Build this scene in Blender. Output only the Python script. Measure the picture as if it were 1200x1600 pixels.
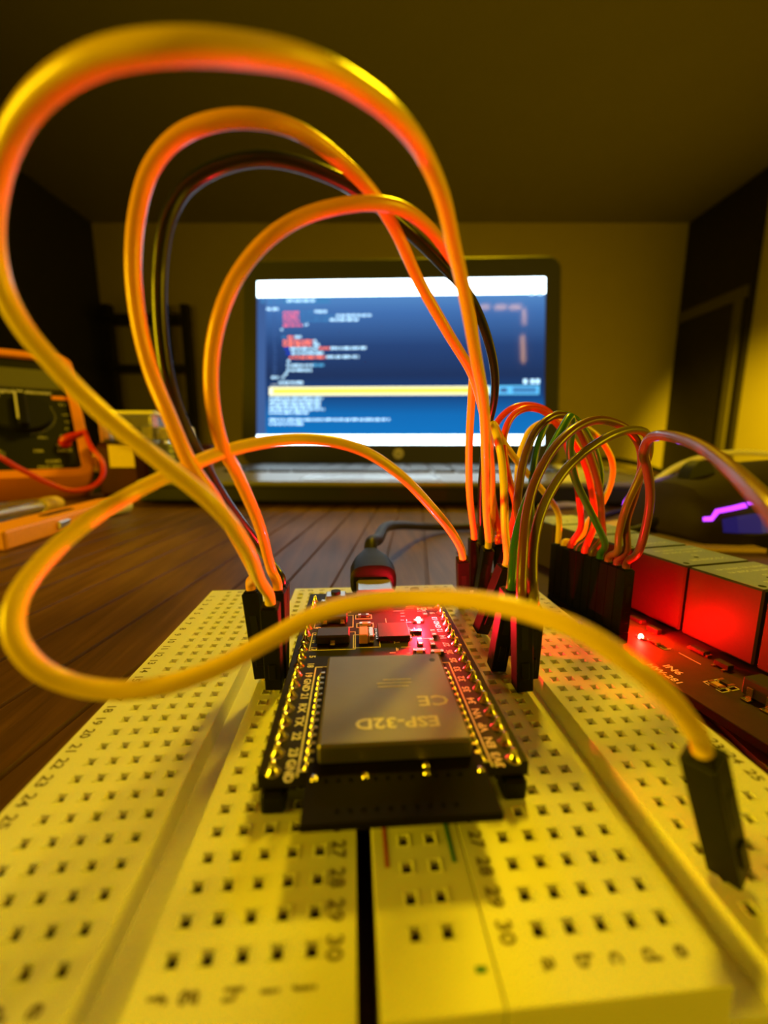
import bpy, math, random
from mathutils import Vector, Matrix, Euler
random.seed(7)
MM = 0.001
for o in list(bpy.data.objects): bpy.data.objects.remove(o)
SC = bpy.context.scene
COL = SC.collection

# ------------------------------------------------------------------ camera (all lengths below in millimetres, table surface z = 0)
PITCH = math.atan(112/650); YAW = math.radians(3.9); CAMH = 46.5; F = 650.0
cp, sp, cy, sy = math.cos(PITCH), math.sin(PITCH), math.cos(YAW), math.sin(YAW)
CAM = Vector((0, 0, CAMH))
FWD = Vector((cp*sy, cp*cy, -sp)); RGT = Vector((cy, -sy, 0)); UPV = RGT.cross(FWD)
cd = bpy.data.cameras.new('camera'); cam = bpy.data.objects.new('camera', cd); COL.objects.link(cam)
cam.matrix_world = Matrix.Translation(CAM*MM) @ Matrix((RGT, UPV, -FWD)).transposed().to_4x4()
cd.sensor_width = 36; cd.sensor_fit = 'AUTO'; cd.lens = 36*F/1600
cd.clip_start = 0.002; cd.clip_end = 30
cd.dof.use_dof = True; cd.dof.focus_distance = 0.074; cd.dof.aperture_fstop = 14.0
SC.camera = cam
# ------------------------------------------------------------------ exposure, world, lights
vs = SC.view_settings; vs.view_transform = 'Standard'; vs.look = 'None'; vs.gamma = 1; vs.use_curve_mapping = False; vs.exposure = 0.0
W = bpy.data.worlds.new('night'); SC.world = W; W.use_nodes = True
W.node_tree.nodes['Background'].inputs[0].default_value = (1.0, 0.62, 0.01, 1)
W.node_tree.nodes['Background'].inputs[1].default_value = 0.008
WARM = (1.0, 0.67, 0.005)
def light(kind, name, loc, power, color, size=0.1, target=None, **k):
    d = bpy.data.lights.new(name, kind); d.energy = power; d.color = color
    if kind == 'AREA': d.size = size
    elif kind == 'SPOT':
        d.shadow_soft_size = size; d.spot_size = k.get('cone', 1.2); d.spot_blend = k.get('blend', 0.5)
    else: d.shadow_soft_size = size
    o = bpy.data.objects.new(name, d); COL.objects.link(o); o.location = Vector(loc)*MM
    if target is not None:
        o.rotation_euler = (Vector(target)-Vector(loc)).to_track_quat('-Z', 'Y').to_euler()
    return o
light('AREA', 'ceiling_lamp_light', (300, 800, 1100), 11.5, WARM, 0.16, (20, 60, 0))
light('AREA', 'left_fill_light', (-1100, -250, 260), 15.0, WARM, 0.4, (0, 100, 60))  # added unseen fill from the left, brightens the wire undersides
light('AREA', 'right_fill_light', (1150, -350, 300), 6.5, WARM, 0.4, (0, 100, 60))  # weaker added fill from the right, no visible source
light('SPOT', 'wall_lamp_light', (1500, 500, 500), 480.0, (1.0, 0.66, 0.004), 0.05, (2300, 1650, 150), cone=0.8, blend=0.8)
light('POINT', 'back_wall_fill_light', (1100, 2100, 250), 2.0, WARM, 0.1)  # extra unseen point light, added to brighten the back wall

# ------------------------------------------------------------------ projection helpers: where on the table / at which distance something stands
def P(px, py, zc):
    return CAM + RGT*((px-600)/F*zc) + UPV*((800-py)/F*zc) + FWD*zc
def G(px, py, z=0.0):
    d = RGT*((px-600)/F) + UPV*((800-py)/F) + FWD
    t = (z-CAM.z)/d.z
    return CAM + d*t
# ------------------------------------------------------------------ materials
MATS = {}
def mat(name, color, rough=0.5, metal=0.0, emit=None, estr=0.0, noise=0.12, nscale=600, bump=0.0, trans=0.0, spec=0.5, sss=0.0, coat=0.0, ior=1.45):
    if name in MATS: return MATS[name]
    m = bpy.data.materials.new(name); m.use_nodes = True; nt = m.node_tree; b = nt.nodes['Principled BSDF']
    c = (*color, 1)
    b.inputs['Base Color'].default_value = c
    b.inputs['Roughness'].default_value = rough; b.inputs['Metallic'].default_value = metal
    b.inputs['Specular IOR Level'].default_value = spec; b.inputs['IOR'].default_value = ior
    b.inputs['Transmission Weight'].default_value = trans
    b.inputs['Coat Weight'].default_value = coat
    if sss:
        b.inputs['Subsurface Weight'].default_value = sss
        b.inputs['Subsurface Radius'].default_value = (1, .6, .3); b.inputs['Subsurface Scale'].default_value = 0.0015
    if emit:
        b.inputs['Emission Color'].default_value = (*emit, 1); b.inputs['Emission Strength'].default_value = estr
    if noise > 0 or bump > 0:
        tc = nt.nodes.new('ShaderNodeTexCoord'); n = nt.nodes.new('ShaderNodeTexNoise')
        n.inputs['Scale'].default_value = nscale; n.inputs['Detail'].default_value = 4
        nt.links.new(tc.outputs['Object'], n.inputs['Vector'])
        if noise > 0:
            mx = nt.nodes.new('ShaderNodeMix'); mx.data_type = 'RGBA'
            mx.inputs[6].default_value = tuple(x*(1-noise) for x in color)+(1,)
            mx.inputs[7].default_value = tuple(min(1, x*(1+noise)) for x in color)+(1,)
            nt.links.new(n.outputs['Fac'], mx.inputs[0]); nt.links.new(mx.outputs[2], b.inputs['Base Color'])
        if bump > 0:
            bp = nt.nodes.new('ShaderNodeBump'); bp.inputs['Strength'].default_value = bump; bp.inputs['Distance'].default_value = 0.0002
            nt.links.new(n.outputs['Fac'], bp.inputs['Height']); nt.links.new(bp.outputs['Normal'], b.inputs['Normal'])
    MATS[name] = m; return m
M_board = mat('board_plastic', (.80, .79, .70), .42, noise=.05, nscale=250, sss=.15)
M_hole = mat('board_hole', (.10, .065, .03), .6)
M_ink = mat('board_ink', (.16, .13, .07), .7)
M_redline = mat('red_ink', (.45, .08, .04), .7)
M_greenline = mat('green_ink', (.03, .20, .16), .7)
M_black = mat('black_plastic', (.006, .005, .005), .5, noise=.3, nscale=900, bump=.08, spec=.17)
M_blackm = mat('black_matt', (.008, .0075, .0075), .6, spec=.25)
M_pcb = mat('black_pcb', (.012, .009, .012), .5, noise=.5, nscale=350, spec=.18)
M_ant = mat('antenna_mask', (.006, .004, .005), .6, noise=.3, nscale=350, spec=.08)
M_pcb2 = mat('relay_pcb', (.045, .022, .022), .5, noise=.4, nscale=350, spec=.2)
M_silk = mat('silkscreen', (.85, .82, .75), .6)
M_gold = mat('gold_pin', (.85, .62, .25), .25, 1.0)
M_solder = mat('solder', (.75, .68, .5), .25, 1.0, nscale=900)
M_can = mat('shield_metal', (.17, .15, .165), .42, .75, noise=.12, nscale=260, bump=.12)
M_etch = mat('etched_text', (.62, .56, .42), .55, .3)
M_chip = mat('chip_epoxy', (.02, .018, .018), .45)
M_tan = mat('capacitor_body', (.65, .40, .15), .4)
M_silver = mat('silver', (.7, .68, .64), .3, 1.0)
M_relay = mat('relay_plastic', (.030, .024, .024), .5, noise=.1, spec=.22)
M_relaysheen = mat('relay_top_sheen', (.30, .36, .62), .28, noise=.08, spec=.7)  # pale bluish colour stands in for light reflected on the relay tops
M_relayink = mat('relay_ink', (.85, .9, .9), .5)
M_laptop = mat('laptop_plastic', (.07, .06, .055), .4, noise=.1, spec=.4)
M_laptopbase = mat('laptop_deck', (.22, .20, .17), .32, .3, noise=.08)
M_bezel = mat('bezel', (.035, .034, .04), .4, spec=.3)
M_key = mat('laptop_key', (.025, .025, .028), .4)
M_logo = mat('logo_silver', (.6, .58, .52), .4, .5)
M_orange = mat('orange_rubber', (.85, .26, .015), .5, noise=.08)
M_meterface = mat('meter_face', (.008, .008, .007), .5, spec=.3)
M_meterlcd = mat('meter_display', (.13, .12, .05), .25)
M_meterink = mat('meter_ink', (.75, .7, .5), .6)
M_redplastic = mat('red_plastic', (.6, .015, .015), .4)
M_knife = mat('knife_orange', (.9, .33, .02), .4)
M_white = mat('white_plastic', (.75, .72, .66), .35)
M_glass = mat('clear_plastic', (.95, .93, .85), .08, trans=.95, noise=0)
M_brown = mat('brown_lacquer', (.055, .010, .006), .6, spec=.12, noise=.4, nscale=60)
M_yellowlabel = mat('yellow_label', (.7, .5, .08), .5)
M_steelband = mat('banded_grey', (.22, .23, .2), .3, .6, noise=.3, nscale=80)
M_mouse = mat('mouse_shell', (.022, .014, .018), .6, noise=.25, nscale=300, spec=.15)
M_mouseside = mat('mouse_side', (.02, .018, .05), .35)
M_purple = mat('purple_glow', (.3, .02, .5), .4, emit=(.42, .04, 1.0), estr=2.2, noise=0)
M_bluegl = mat('blue_glow', (.006, .005, .05), .5, spec=.2, emit=(.02, .012, .24), estr=.4, noise=0)
M_card = mat('tan_card', (.75, .48, .2), .6)
M_cabledark = mat('cable_dark', (.014, .011, .012), .5, spec=.25)
M_cablelight = mat('cable_light', (.72, .66, .5), .4)
M_ledlit = mat('red_led_lit', (1, .5, .4), .3, emit=(1.0, .55, .40), estr=14, noise=0)
M_led = mat('led_clear', (.8, .7, .6), .3)
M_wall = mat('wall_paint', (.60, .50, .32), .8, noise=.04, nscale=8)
M_wallleft = mat('wall_dark', (.03, .027, .02), .8, noise=.1, nscale=8)  # near-black colour puts the left wall's shadow into its paint
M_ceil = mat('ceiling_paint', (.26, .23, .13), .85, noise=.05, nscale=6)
M_floor = mat('floor_tile', (.12, .09, .06), .5, nscale=10)
M_darkwood = mat('dark_wood', (.018, .013, .009), .6, noise=.3, nscale=30)
M_frame = mat('frame_wood', (.12, .10, .05), .6)
M_port = mat('port_metal', (.7, .66, .62), .28, 1.0)

def wire_mat(name, c, rough=.33, sss=.0):
    return mat('wire_'+name, c, rough, noise=.06, nscale=300, coat=.25)
WY = wire_mat('yellow', (.92, .62, .10)); WO = wire_mat('orange', (.95, .41, .09)); WB = wire_mat('black', (.008, .010, .018))
WR = wire_mat('red', (.85, .05, .04)); WN = wire_mat('brown', (.13, .05, .025)); WG = wire_mat('green', (.03, .16, .03))
WP = wire_mat('purple', (.17, .055, .065)); WL = wire_mat('olive', (.17, .125, .022)); WD = wire_mat('grey', (.16, .12, .10))

def wood_material():
    m = bpy.data.materials.new('table_wood'); m.use_nodes = True; nt = m.node_tree; b = nt.nodes['Principled BSDF']
    tc = nt.nodes.new('ShaderNodeTexCoord'); mp = nt.nodes.new('ShaderNodeMapping')
    mp.inputs['Scale'].default_value = (260, 14, 40)
    nt.links.new(tc.outputs['Object'], mp.inputs['Vector'])
    n = nt.nodes.new('ShaderNodeTexNoise'); n.inputs['Scale'].default_value = 1.0; n.inputs['Detail'].default_value = 8; n.inputs['Roughness'].default_value = .7
    nt.links.new(mp.outputs[0], n.inputs['Vector'])
    n2 = nt.nodes.new('ShaderNodeTexNoise'); n2.inputs['Scale'].default_value = 14; n2.inputs['Detail'].default_value = 3
    nt.links.new(tc.outputs['Object'], n2.inputs['Vector'])
    r = nt.nodes.new('ShaderNodeValToRGB')
    r.color_ramp.elements[0].position = .33; r.color_ramp.elements[0].color = (.030, .010, .003, 1)
    r.color_ramp.elements[1].position = .72; r.color_ramp.elements[1].color = (.23, .105, .035, 1)
    e = r.color_ramp.elements.new(.5); e.color = (.095, .036, .010, 1)
    ad = nt.nodes.new('ShaderNodeMath'); ad.operation = 'MULTIPLY_ADD'; ad.inputs[1].default_value = .45
    nt.links.new(n2.outputs['Fac'], ad.inputs[0])
    ml = nt.nodes.new('ShaderNodeMath'); ml.operation = 'MULTIPLY'; ml.inputs[1].default_value = .6
    nt.links.new(n.outputs['Fac'], ml.inputs[0]); nt.links.new(ml.outputs[0], ad.inputs[2])
    nt.links.new(ad.outputs[0], r.inputs[0]); nt.links.new(r.outputs[0], b.inputs['Base Color'])
    b.inputs['Roughness'].default_value = .42
    bp = nt.nodes.new('ShaderNodeBump'); bp.inputs['Strength'].default_value = .35; bp.inputs['Distance'].default_value = .0004
    nt.links.new(n.outputs['Fac'], bp.inputs['Height']); nt.links.new(bp.outputs[0], b.inputs['Normal'])
    return m
M_wood = wood_material()

# ------------------------------------------------------------------ mesh builder
class MB:
    def __init__(s): s.v = []; s.f = []; s.mi = []; s.mats = []
    def m(s, mt):
        if mt not in s.mats: s.mats.append(mt)
        return s.mats.index(mt)
    def add(s, vs, fs, mt, M=None):
        b = len(s.v); k = s.m(mt)
        for p in vs:
            p = Vector(p); s.v.append(M @ p if M else p)
        for f in fs: s.f.append([b+i for i in f]); s.mi.append(k)
    def box(s, c, d, mt, M=None, ch=0.0):
        x, y, z = d[0]/2, d[1]/2, d[2]/2; cx, cy_, cz = c
        if ch <= 0:
            vs = [(cx+i*x, cy_+j*y, cz+k*z) for i in (-1, 1) for j in (-1, 1) for k in (-1, 1)]
            s.add(vs, [(0,1,3,2),(4,6,7,5),(0,4,5,1),(2,3,7,6),(0,2,6,4),(1,5,7,3)], mt, M); return
        ch = min(ch, x*.9, y*.9, z*.9)
        # chamfered box: 24 vertices
        vs = []; idx = {}
        for i in (-1, 1):
            for j in (-1, 1):
                for k in (-1, 1):
                    for ax in range(3):
                        e = [x-ch, y-ch, z-ch]; e[ax] = (x, y, z)[ax]
                        idx[(i, j, k, ax)] = len(vs); vs.append((cx+i*e[0], cy_+j*e[1], cz+k*e[2]))
        fs = []
        for sgn in (-1, 1):
            fs.append([idx[(sgn, a, b_, 0)] for a, b_ in ((-1,-1),(1,-1),(1,1),(-1,1))])
            fs.append([idx[(a, sgn, b_, 1)] for a, b_ in ((-1,-1),(1,-1),(1,1),(-1,1))])
            fs.append([idx[(a, b_, sgn, 2)] for a, b_ in ((-1,-1),(1,-1),(1,1),(-1,1))])
        for a in (-1, 1):
            for b_ in (-1, 1):
                fs.append([idx[(a,b_,-1,0)], idx[(a,b_,1,0)], idx[(a,b_,1,1)], idx[(a,b_,-1,1)]])
                fs.append([idx[(a,-1,b_,0)], idx[(a,1,b_,0)], idx[(a,1,b_,2)], idx[(a,-1,b_,2)]])
                fs.append([idx[(-1,a,b_,1)], idx[(1,a,b_,1)], idx[(1,a,b_,2)], idx[(-1,a,b_,2)]])
                for c_ in (-1, 1): fs.append([idx[(a,b_,c_,0)], idx[(a,b_,c_,1)], idx[(a,b_,c_,2)]])
        s.add(vs, fs, mt, M)
    def cyl(s, c, r, h, mt, n=20, r2=None, M=None, axis='z'):
        r2 = r if r2 is None else r2; vs = []
        for k, (rr, zz) in enumerate(((r, -h/2), (r2, h/2))):
            for i in range(n):
                a = 2*math.pi*i/n; p = (rr*math.cos(a), rr*math.sin(a), zz)
                if axis == 'x': p = (p[2], p[0], p[1])
                if axis == 'y': p = (p[0], p[2], p[1])
                vs.append((c[0]+p[0], c[1]+p[1], c[2]+p[2]))
        fs = [(i, (i+1) % n, n+(i+1) % n, n+i) for i in range(n)]+[tuple(range(n))[::-1], tuple(range(n, 2*n))]
        s.add(vs, fs, mt, M)
    def lathe(s, prof, mt, n=28, M=None):
        vs = []; k = len(prof)
        for i in range(n):
            a = 2*math.pi*i/n
            for r, z in prof: vs.append((r*math.cos(a), r*math.sin(a), z))
        fs = [(i*k+j, ((i+1) % n)*k+j, ((i+1) % n)*k+j+1, i*k+j+1) for i in range(n) for j in range(k-1)]
        s.add(vs, fs, mt, M)
    def prism(s, poly, z0, z1, mt, M=None):
        n = len(poly)
        vs = [(x, y, z0) for x, y in poly]+[(x, y, z1) for x, y in poly]
        fs = [(i, (i+1) % n, n+(i+1) % n, n+i) for i in range(n)]+[tuple(range(n))[::-1], tuple(range(n, 2*n))]
        s.add(vs, fs, mt, M)
    def loft(s, secs, mt, M=None, cap=True):
        n = len(secs[0]); vs = [p for q in secs for p in q]; fs = []
        for k in range(len(secs)-1):
            for i in range(n): fs.append((k*n+i, k*n+(i+1) % n, (k+1)*n+(i+1) % n, (k+1)*n+i))
        if cap: fs += [tuple(range(n))[::-1], tuple(range((len(secs)-1)*n, len(secs)*n))]
        s.add(vs, fs, mt, M)
    def tube(s, pts, r, mt, n=12, sub=8, cap=True):
        pts = [Vector(p) for p in pts]; q = smooth(pts, sub)
        rs = r if callable(r) else (lambda t: r)
        t0 = (q[1]-q[0]).normalized(); nrm = t0.orthogonal().normalized(); secs = []
        for i, p in enumerate(q):
            t = (q[min(i+1, len(q)-1)]-q[max(i-1, 0)]).normalized()
            nrm = (nrm-t*nrm.dot(t)).normalized(); b = t.cross(nrm); rr = rs(i/(len(q)-1))
            secs.append([p+(nrm*math.cos(a)+b*math.sin(a))*rr for a in [2*math.pi*k/n for k in range(n)]])
        s.loft(secs, mt, None, cap)
    def text(s, txt, size, origin, xdir, ydir, mt, align='C', lift=0.0, bold=0.0, sx=1.0):
        vs, fs, w = text_mesh(txt, bold)
        xd = Vector(xdir).normalized(); yd = Vector(ydir).normalized(); zd = xd.cross(yd); o = Vector(origin)
        off = -w/2 if align == 'C' else 0
        s.add([o+xd*((x+off)*size*sx)+yd*((y-.35)*size)+zd*lift for x, y in vs], fs, mt)
    def build(s, name, parent=None, smooth=False, org=None, M=None, bevel=0.0, label=None):
        me = bpy.data.meshes.new(name)
        o = bpy.data.objects.new(name, me); COL.objects.link(o)
        if parent is not None and org is None: org = parent.get('_o', (0, 0, 0))
        if org is None:
            xs = [v.x for v in s.v]; ys = [v.y for v in s.v]; zs = [v.z for v in s.v]
            org = ((min(xs)+max(xs))/2, (min(ys)+max(ys))/2, min(zs))
        org = Vector(org)
        me.from_pydata([tuple((v-org)*MM) for v in s.v], [], s.f)
        for mt in s.mats: me.materials.append(mt)
        me.polygons.foreach_set('material_index', s.mi)
        if smooth: me.polygons.foreach_set('use_smooth', [True]*len(s.f))
        me.update()
        if smooth:
            try: me.set_sharp_from_angle(angle=math.radians(40))
            except Exception: pass
        if parent is not None:
            o.parent = parent; o['_o'] = tuple(org)
        else: o.location = org*MM; o['_o'] = tuple(org)
        if bevel:
            md = o.modifiers.new('bevel', 'BEVEL'); md.width = bevel*MM; md.segments = 2; md.limit_method = 'ANGLE'; md.angle_limit = math.radians(35)
        if label: o['label'] = label
        return o
_tx = {}
def text_mesh(txt, bold=0.0):
    if (txt, bold) in _tx: return _tx[(txt, bold)]
    cu = bpy.data.curves.new('t', 'FONT'); cu.body = txt; cu.size = 1.0; cu.resolution_u = 2; cu.offset = bold
    ob = bpy.data.objects.new('t', cu); COL.objects.link(ob); bpy.context.view_layer.update()
    me = bpy.data.meshes.new_from_object(ob.evaluated_get(bpy.context.evaluated_depsgraph_get()))
    vs = [(v.co.x, v.co.y) for v in me.vertices]; fs = [tuple(p.vertices) for p in me.polygons]
    w = max([x for x, y in vs] or [0])
    bpy.data.objects.remove(ob); bpy.data.curves.remove(cu); bpy.data.meshes.remove(me)
    _tx[(txt, bold)] = (vs, fs, w); return _tx[(txt, bold)]
def smooth(pts, sub=8):
    if len(pts) < 3: return [pts[0].lerp(pts[-1], i/sub) for i in range(sub+1)]
    P_ = [pts[0]*2-pts[1]]+pts+[pts[-1]*2-pts[-2]]; out = []
    for i in range(1, len(P_)-2):
        p0, p1, p2, p3 = P_[i-1:i+3]
        a = .5; d1 = max((p1-p0).length, 1e-4)**a; d2 = max((p2-p1).length, 1e-4)**a; d3 = max((p3-p2).length, 1e-4)**a
        m1 = (p1-p0)/d1-(p2-p0)/(d1+d2)+(p2-p1)/d2; m2 = (p2-p1)/d2-(p3-p1)/(d2+d3)+(p3-p2)/d3
        m1 *= d2; m2 *= d2
        for k in range(sub):
            t = k/sub; t2 = t*t; t3 = t2*t
            out.append(p1*(2*t3-3*t2+1)+m1*(t3-2*t2+t)+p2*(-2*t3+3*t2)+m2*(t3-t2))
    out.append(pts[-1]); return out
def thing(name, label, cat, loc=(0, 0, 0), group=None):
    o = bpy.data.objects.new(name, None); COL.objects.link(o); o.empty_display_size = .01
    o.location = Vector(loc)*MM; o['_o'] = tuple(loc); o['label'] = label; o['category'] = cat
    if group: o['group'] = group
    return o
def tag(o, label, cat, group=None):
    o['label'] = label; o['category'] = cat
    if group: o['group'] = group
    return o
def struct(o): o['kind'] = 'structure'; return o
def frame(o, x, y, z):      # matrix from an origin and three axes
    return Matrix.Translation(Vector(o)) @ Matrix((Vector(x), Vector(y), Vector(z))).transposed().to_4x4()

# ================================================================== THE ROOM (its walls run along the camera's heading)
H0 = Vector((sy, cy, 0)); R0 = Vector((cy, -sy, 0)); Z0 = Vector((0, 0, 1))
RM = frame((0, 0, 0), R0, H0, Z0)
XL, XR, YB, YF, ZF, ZC = -2120, 2240, 3330, -1500, -750, 1600
def slab(name, c, d, mt):
    b = MB(); b.box(c, d, mt, RM); return struct(b.build(name))
slab('floor', ((XL+XR)/2, (YB+YF)/2, ZF-50), (XR-XL+200, YB-YF+200, 100), M_floor)
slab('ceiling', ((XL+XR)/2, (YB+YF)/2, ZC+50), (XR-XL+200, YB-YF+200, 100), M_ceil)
slab('wall_back', ((XL+XR)/2, YB+50, (ZF+ZC)/2), (XR-XL, 100, ZC-ZF), M_wall)
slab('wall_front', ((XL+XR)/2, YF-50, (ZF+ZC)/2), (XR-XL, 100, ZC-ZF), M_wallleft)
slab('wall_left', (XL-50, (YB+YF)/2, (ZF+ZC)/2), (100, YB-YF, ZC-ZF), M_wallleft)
slab('wall_right', (XR+50, (YB+YF)/2, (ZF+ZC)/2), (100, YB-YF, ZC-ZF), M_wall)
# dark door with its transom at the far end of the right wall
b = MB(); D0, D1 = 2690, YB-6
b.box((XR-16, (D0+D1)/2, (ZF+ZC)/2), (28, D1-D0, ZC-ZF-8), M_darkwood, RM); dr = struct(b.build('door_1'))
for nm, c, d in (('transom_rail', (XR-38, (D0+D1)/2, 940), (18, D1-D0-30, 70)), ('door_frame', (XR-38, D0+75, (ZF+940)/2), (18, 60, 940-ZF-60)),
                 ):
    b = MB(); b.box(c, d, M_frame, RM, 3); b.build(nm, dr)
# open dark rack standing at the back wall
t = thing('shelf_rack', 'tall dark open rack standing against the back wall left of the laptop', 'rack', RM @ Vector((-1640, 3130, ZF)))
xa, xb = -1980, -1420
for x in (xa, xb, xb-150):
    b = MB(); b.box((x, 3180, (ZF+1000)/2), (60, 60, 1000-ZF), M_darkwood, RM, 4); b.build('post', t)
for z in (-500, -150, 230, 560, 900):
    b = MB(); b.box(((xa+xb)/2, 3185, z), (xb-xa, 200, 34), M_darkwood, RM, 4); b.build('shelf', t)

# ================================================================== THE TABLE
TA = math.radians(8.4); TX = Vector((math.cos(TA), -math.sin(TA), 0)); TY = Vector((math.sin(TA), math.cos(TA), 0))
TM = frame((0, 0, 0), TX, TY, Z0)
t = thing('table', 'dark brown wooden table of narrow grooved planks under the electronics', 'table', (0, 300, ZF))
pr = []; pitch = 15.4; x = -560.0; ph = 4.0
pr.append((-560, -22)); 
k0 = int((-560-ph)//pitch)+1
xs = [ph+pitch*k for k in range(k0, int((640-ph)//pitch))]
pr.append((-560, 0))
for x in xs: pr += [(x-.65, 0), (x-.3, -.8), (x+.3, -.8), (x+.65, 0)]
pr += [(640, 0), (640, -22)]
b = MB(); n = len(pr); Y0, Y1 = -260, 690
vs_ = [(px_, y, z) for y in (Y0, Y1) for px_, z in pr]
fs_ = [(i, (i+1) % n, n+(i+1) % n, n+i) for i in range(n)]
b.add(vs_, fs_, M_wood, TM)
for y in (Y0, Y1):
    b.add([(-560, y, -22), (-560, y, -.8), (640, y, -.8), (640, y, -22)], [(0, 1, 2, 3)], M_wood, TM)
o = b.build('tabletop', t)
for ix in (-520, 600):
    for iy in (-220, 650):
        b = MB(); b.box((ix, iy, (ZF-22)/2), (55, 55, -22-ZF), M_wood, TM, 3); b.build('leg', t)

# ================================================================== BREADBOARDS
BT = 9.0                                       # top of the boards
PITCH_ = 2.54
def board_mesh(mb, x0, x1, y0, y1, cols, rows, ravine=None, zt=BT, M=None, depth=2.4):
    hw = .52; xs = {x0, x1}; ys = {y0, y1}
    for c in cols: xs |= {c-hw, c+hw}
    for r in rows: ys |= {r-hw, r+hw}
    if ravine: xs |= set(ravine)
    xs = sorted(xs); ys = sorted(ys); V_ = {}; vs = []; fs = []; fh = []
    def vid(x, y, z):
        k = (round(x, 4), round(y, 4), round(z, 4))
        if k not in V_: V_[k] = len(vs); vs.append((x, y, z))
        return V_[k]
    def isc(a, b_, L): return any(abs(a-(c-hw)) < 1e-3 and abs(b_-(c+hw)) < 1e-3 for c in L)
    for i in range(len(xs)-1):
        a, b_ = xs[i], xs[i+1]
        rav = ravine and a >= ravine[0]-1e-3 and b_ <= ravine[1]+1e-3
        for j in range(len(ys)-1):
            c, d = ys[j], ys[j+1]
            if rav:
                z = zt-3.2; fs.append([vid(a,c,z), vid(b_,c,z), vid(b_,d,z), vid(a,d,z)])
                if abs(a-ravine[0]) < 1e-3: fs.append([vid(a,c,z), vid(a,d,z), vid(a,d,zt), vid(a,c,zt)])
                if abs(b_-ravine[1]) < 1e-3: fs.append([vid(b_,d,z), vid(b_,c,z), vid(b_,c,zt), vid(b_,d,zt)])
            elif isc(a, b_, cols) and isc(c, d, rows):
                g = .16; z = zt-depth
                T = [vid(a,c,zt), vid(b_,c,zt), vid(b_,d,zt), vid(a,d,zt)]
                m_ = [vid(a+g,c+g,zt-.45), vid(b_-g,c+g,zt-.45), vid(b_-g,d-g,zt-.45), vid(a+g,d-g,zt-.45)]
                B = [vid(a+g,c+g,z), vid(b_-g,c+g,z), vid(b_-g,d-g,z), vid(a+g,d-g,z)]
                for q in range(4):
                    r_ = (q+1) % 4; fs.append([T[r_], T[q], m_[q], m_[r_]]); fh.append([m_[r_], m_[q], B[q], B[r_]])
                fh.append(B)
            else: fs.append([vid(a,c,zt), vid(b_,c,zt), vid(b_,d,zt), vid(a,d,zt)])
    # skirt
    def side(pts):
        for p, q in zip(pts[:-1], pts[1:]):
            fs.append([vid(p[0],p[1],0.1), vid(q[0],q[1],0.1), vid(q[0],q[1],q[2]), vid(p[0],p[1],p[2])])
    def topz(a, b_): return zt-3.2 if (ravine and a >= ravine[0]-1e-3 and b_ <= ravine[1]+1e-3) else zt
    for i in range(len(xs)-1):
        z = topz(xs[i], xs[i+1])
        side([(xs[i], y0, z), (xs[i+1], y0, z)]); side([(xs[i+1], y1, z), (xs[i], y1, z)])
    for j in range(len(ys)-1):
        side([(x0, ys[j+1], zt), (x0, ys[j], zt)]); side([(x1, ys[j], zt), (x1, ys[j+1], zt)])
    k = len(mb.f); mb.add(vs, fs, M_board, M); base = len(mb.v)-len(vs); kk = mb.m(M_hole)
    for f in fh: mb.f.append([base+i for i in f]); mb.mi.append(kk)
ROWS = [25.4+PITCH_*(30-n) for n in range(1, 31)]          # row 1 is the farthest
YN, YFAR = 21.0, 103.2
def body(root, xe, cols, inner, M, nm, outer_left):
    """main terminal block with its ravine, row numbers and column letters"""
    mb = MB(); rv = (cols[4]-1.9, cols[5]+1.9) if cols[0] > cols[-1] else (cols[4]+1.9, cols[5]-1.9)
    rv = tuple(sorted((sorted(cols)[4]+1.95, sorted(cols)[5]-1.95)))
    board_mesh(mb, xe[0], xe[1], YN, YFAR, cols, ROWS, rv, M=M)
    mb.build(nm, root, bevel=.10)
    tb = MB(); z = BT+.03
    for n, y in zip(range(1, 31), ROWS):
        for x in (xe[0]+1.5, xe[1]-1.6):
            if n % 5 == 0 or n < 10 or n > 20 or True:
                o_ = Vector((x, y, z)); tb.text(str(n), 1.75, M @ o_ if M else o_, (0, -1, 0), (1, 0, 0), M_ink, bold=.02)
    for y, (L) in ((YN+2.2, 1), (YFAR-1.7, 0)):
        for c, ch in zip(sorted(cols), 'abcdefghij'):
            o_ = Vector((c, y, z)); tb.text(ch, 1.9, M @ o_ if M else o_, (0, -1, 0), (1, 0, 0), M_ink, bold=.02)
    tb.build('row_numbers', root, label='dark printed row numbers and column letters')
lc = [-3.7-PITCH_*k for k in range(5)]+[-21.48-PITCH_*k for k in range(5)]
bl = thing('breadboard', 'left cream breadboard without power rail, beside the bare wooden table', 'breadboard', (-18, 62, 0), 'breadboards')
body(bl, (-36.6, -.35), lc, None, None, 'terminal_block', True)
br = thing('breadboard', 'right cream breadboard with a power rail along its inner edge, beside the relay module', 'breadboard', (25, 62, 0), 'breadboards')
RB = Matrix.Translation((1.25, YN, 0)) @ Matrix.Rotation(math.radians(.6), 4, 'Z') @ Matrix.Translation((-1.25, -YN, 0))
rc = [13.84+PITCH_*k for k in range(5)]+[31.62+PITCH_*k for k in range(5)]
body(br, (9.75, 46.6), rc, None, RB, 'terminal_block', False)
mb = MB(); rr = [25.8+PITCH_*(g*6+k) for g in range(5) for k in range(5)]
board_mesh(mb, 1.25, 9.65, YN, YFAR, [4.25, 6.79], rr, None, M=RB)
mb.build('power_rail', br, bevel=.10)
mb = MB(); mb.box((2.5, 64, BT+.03), (.35, 66, .04), M_redline, RB); mb.box((8.6, 64, BT+.03), (.35, 66, .04), M_greenline, RB)
mb.text('-', 2.6, RB @ Vector((8.6, 23.6, BT+.04)), (1, 0, 0), (0, 1, 0), M_greenline, bold=.03)
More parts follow.
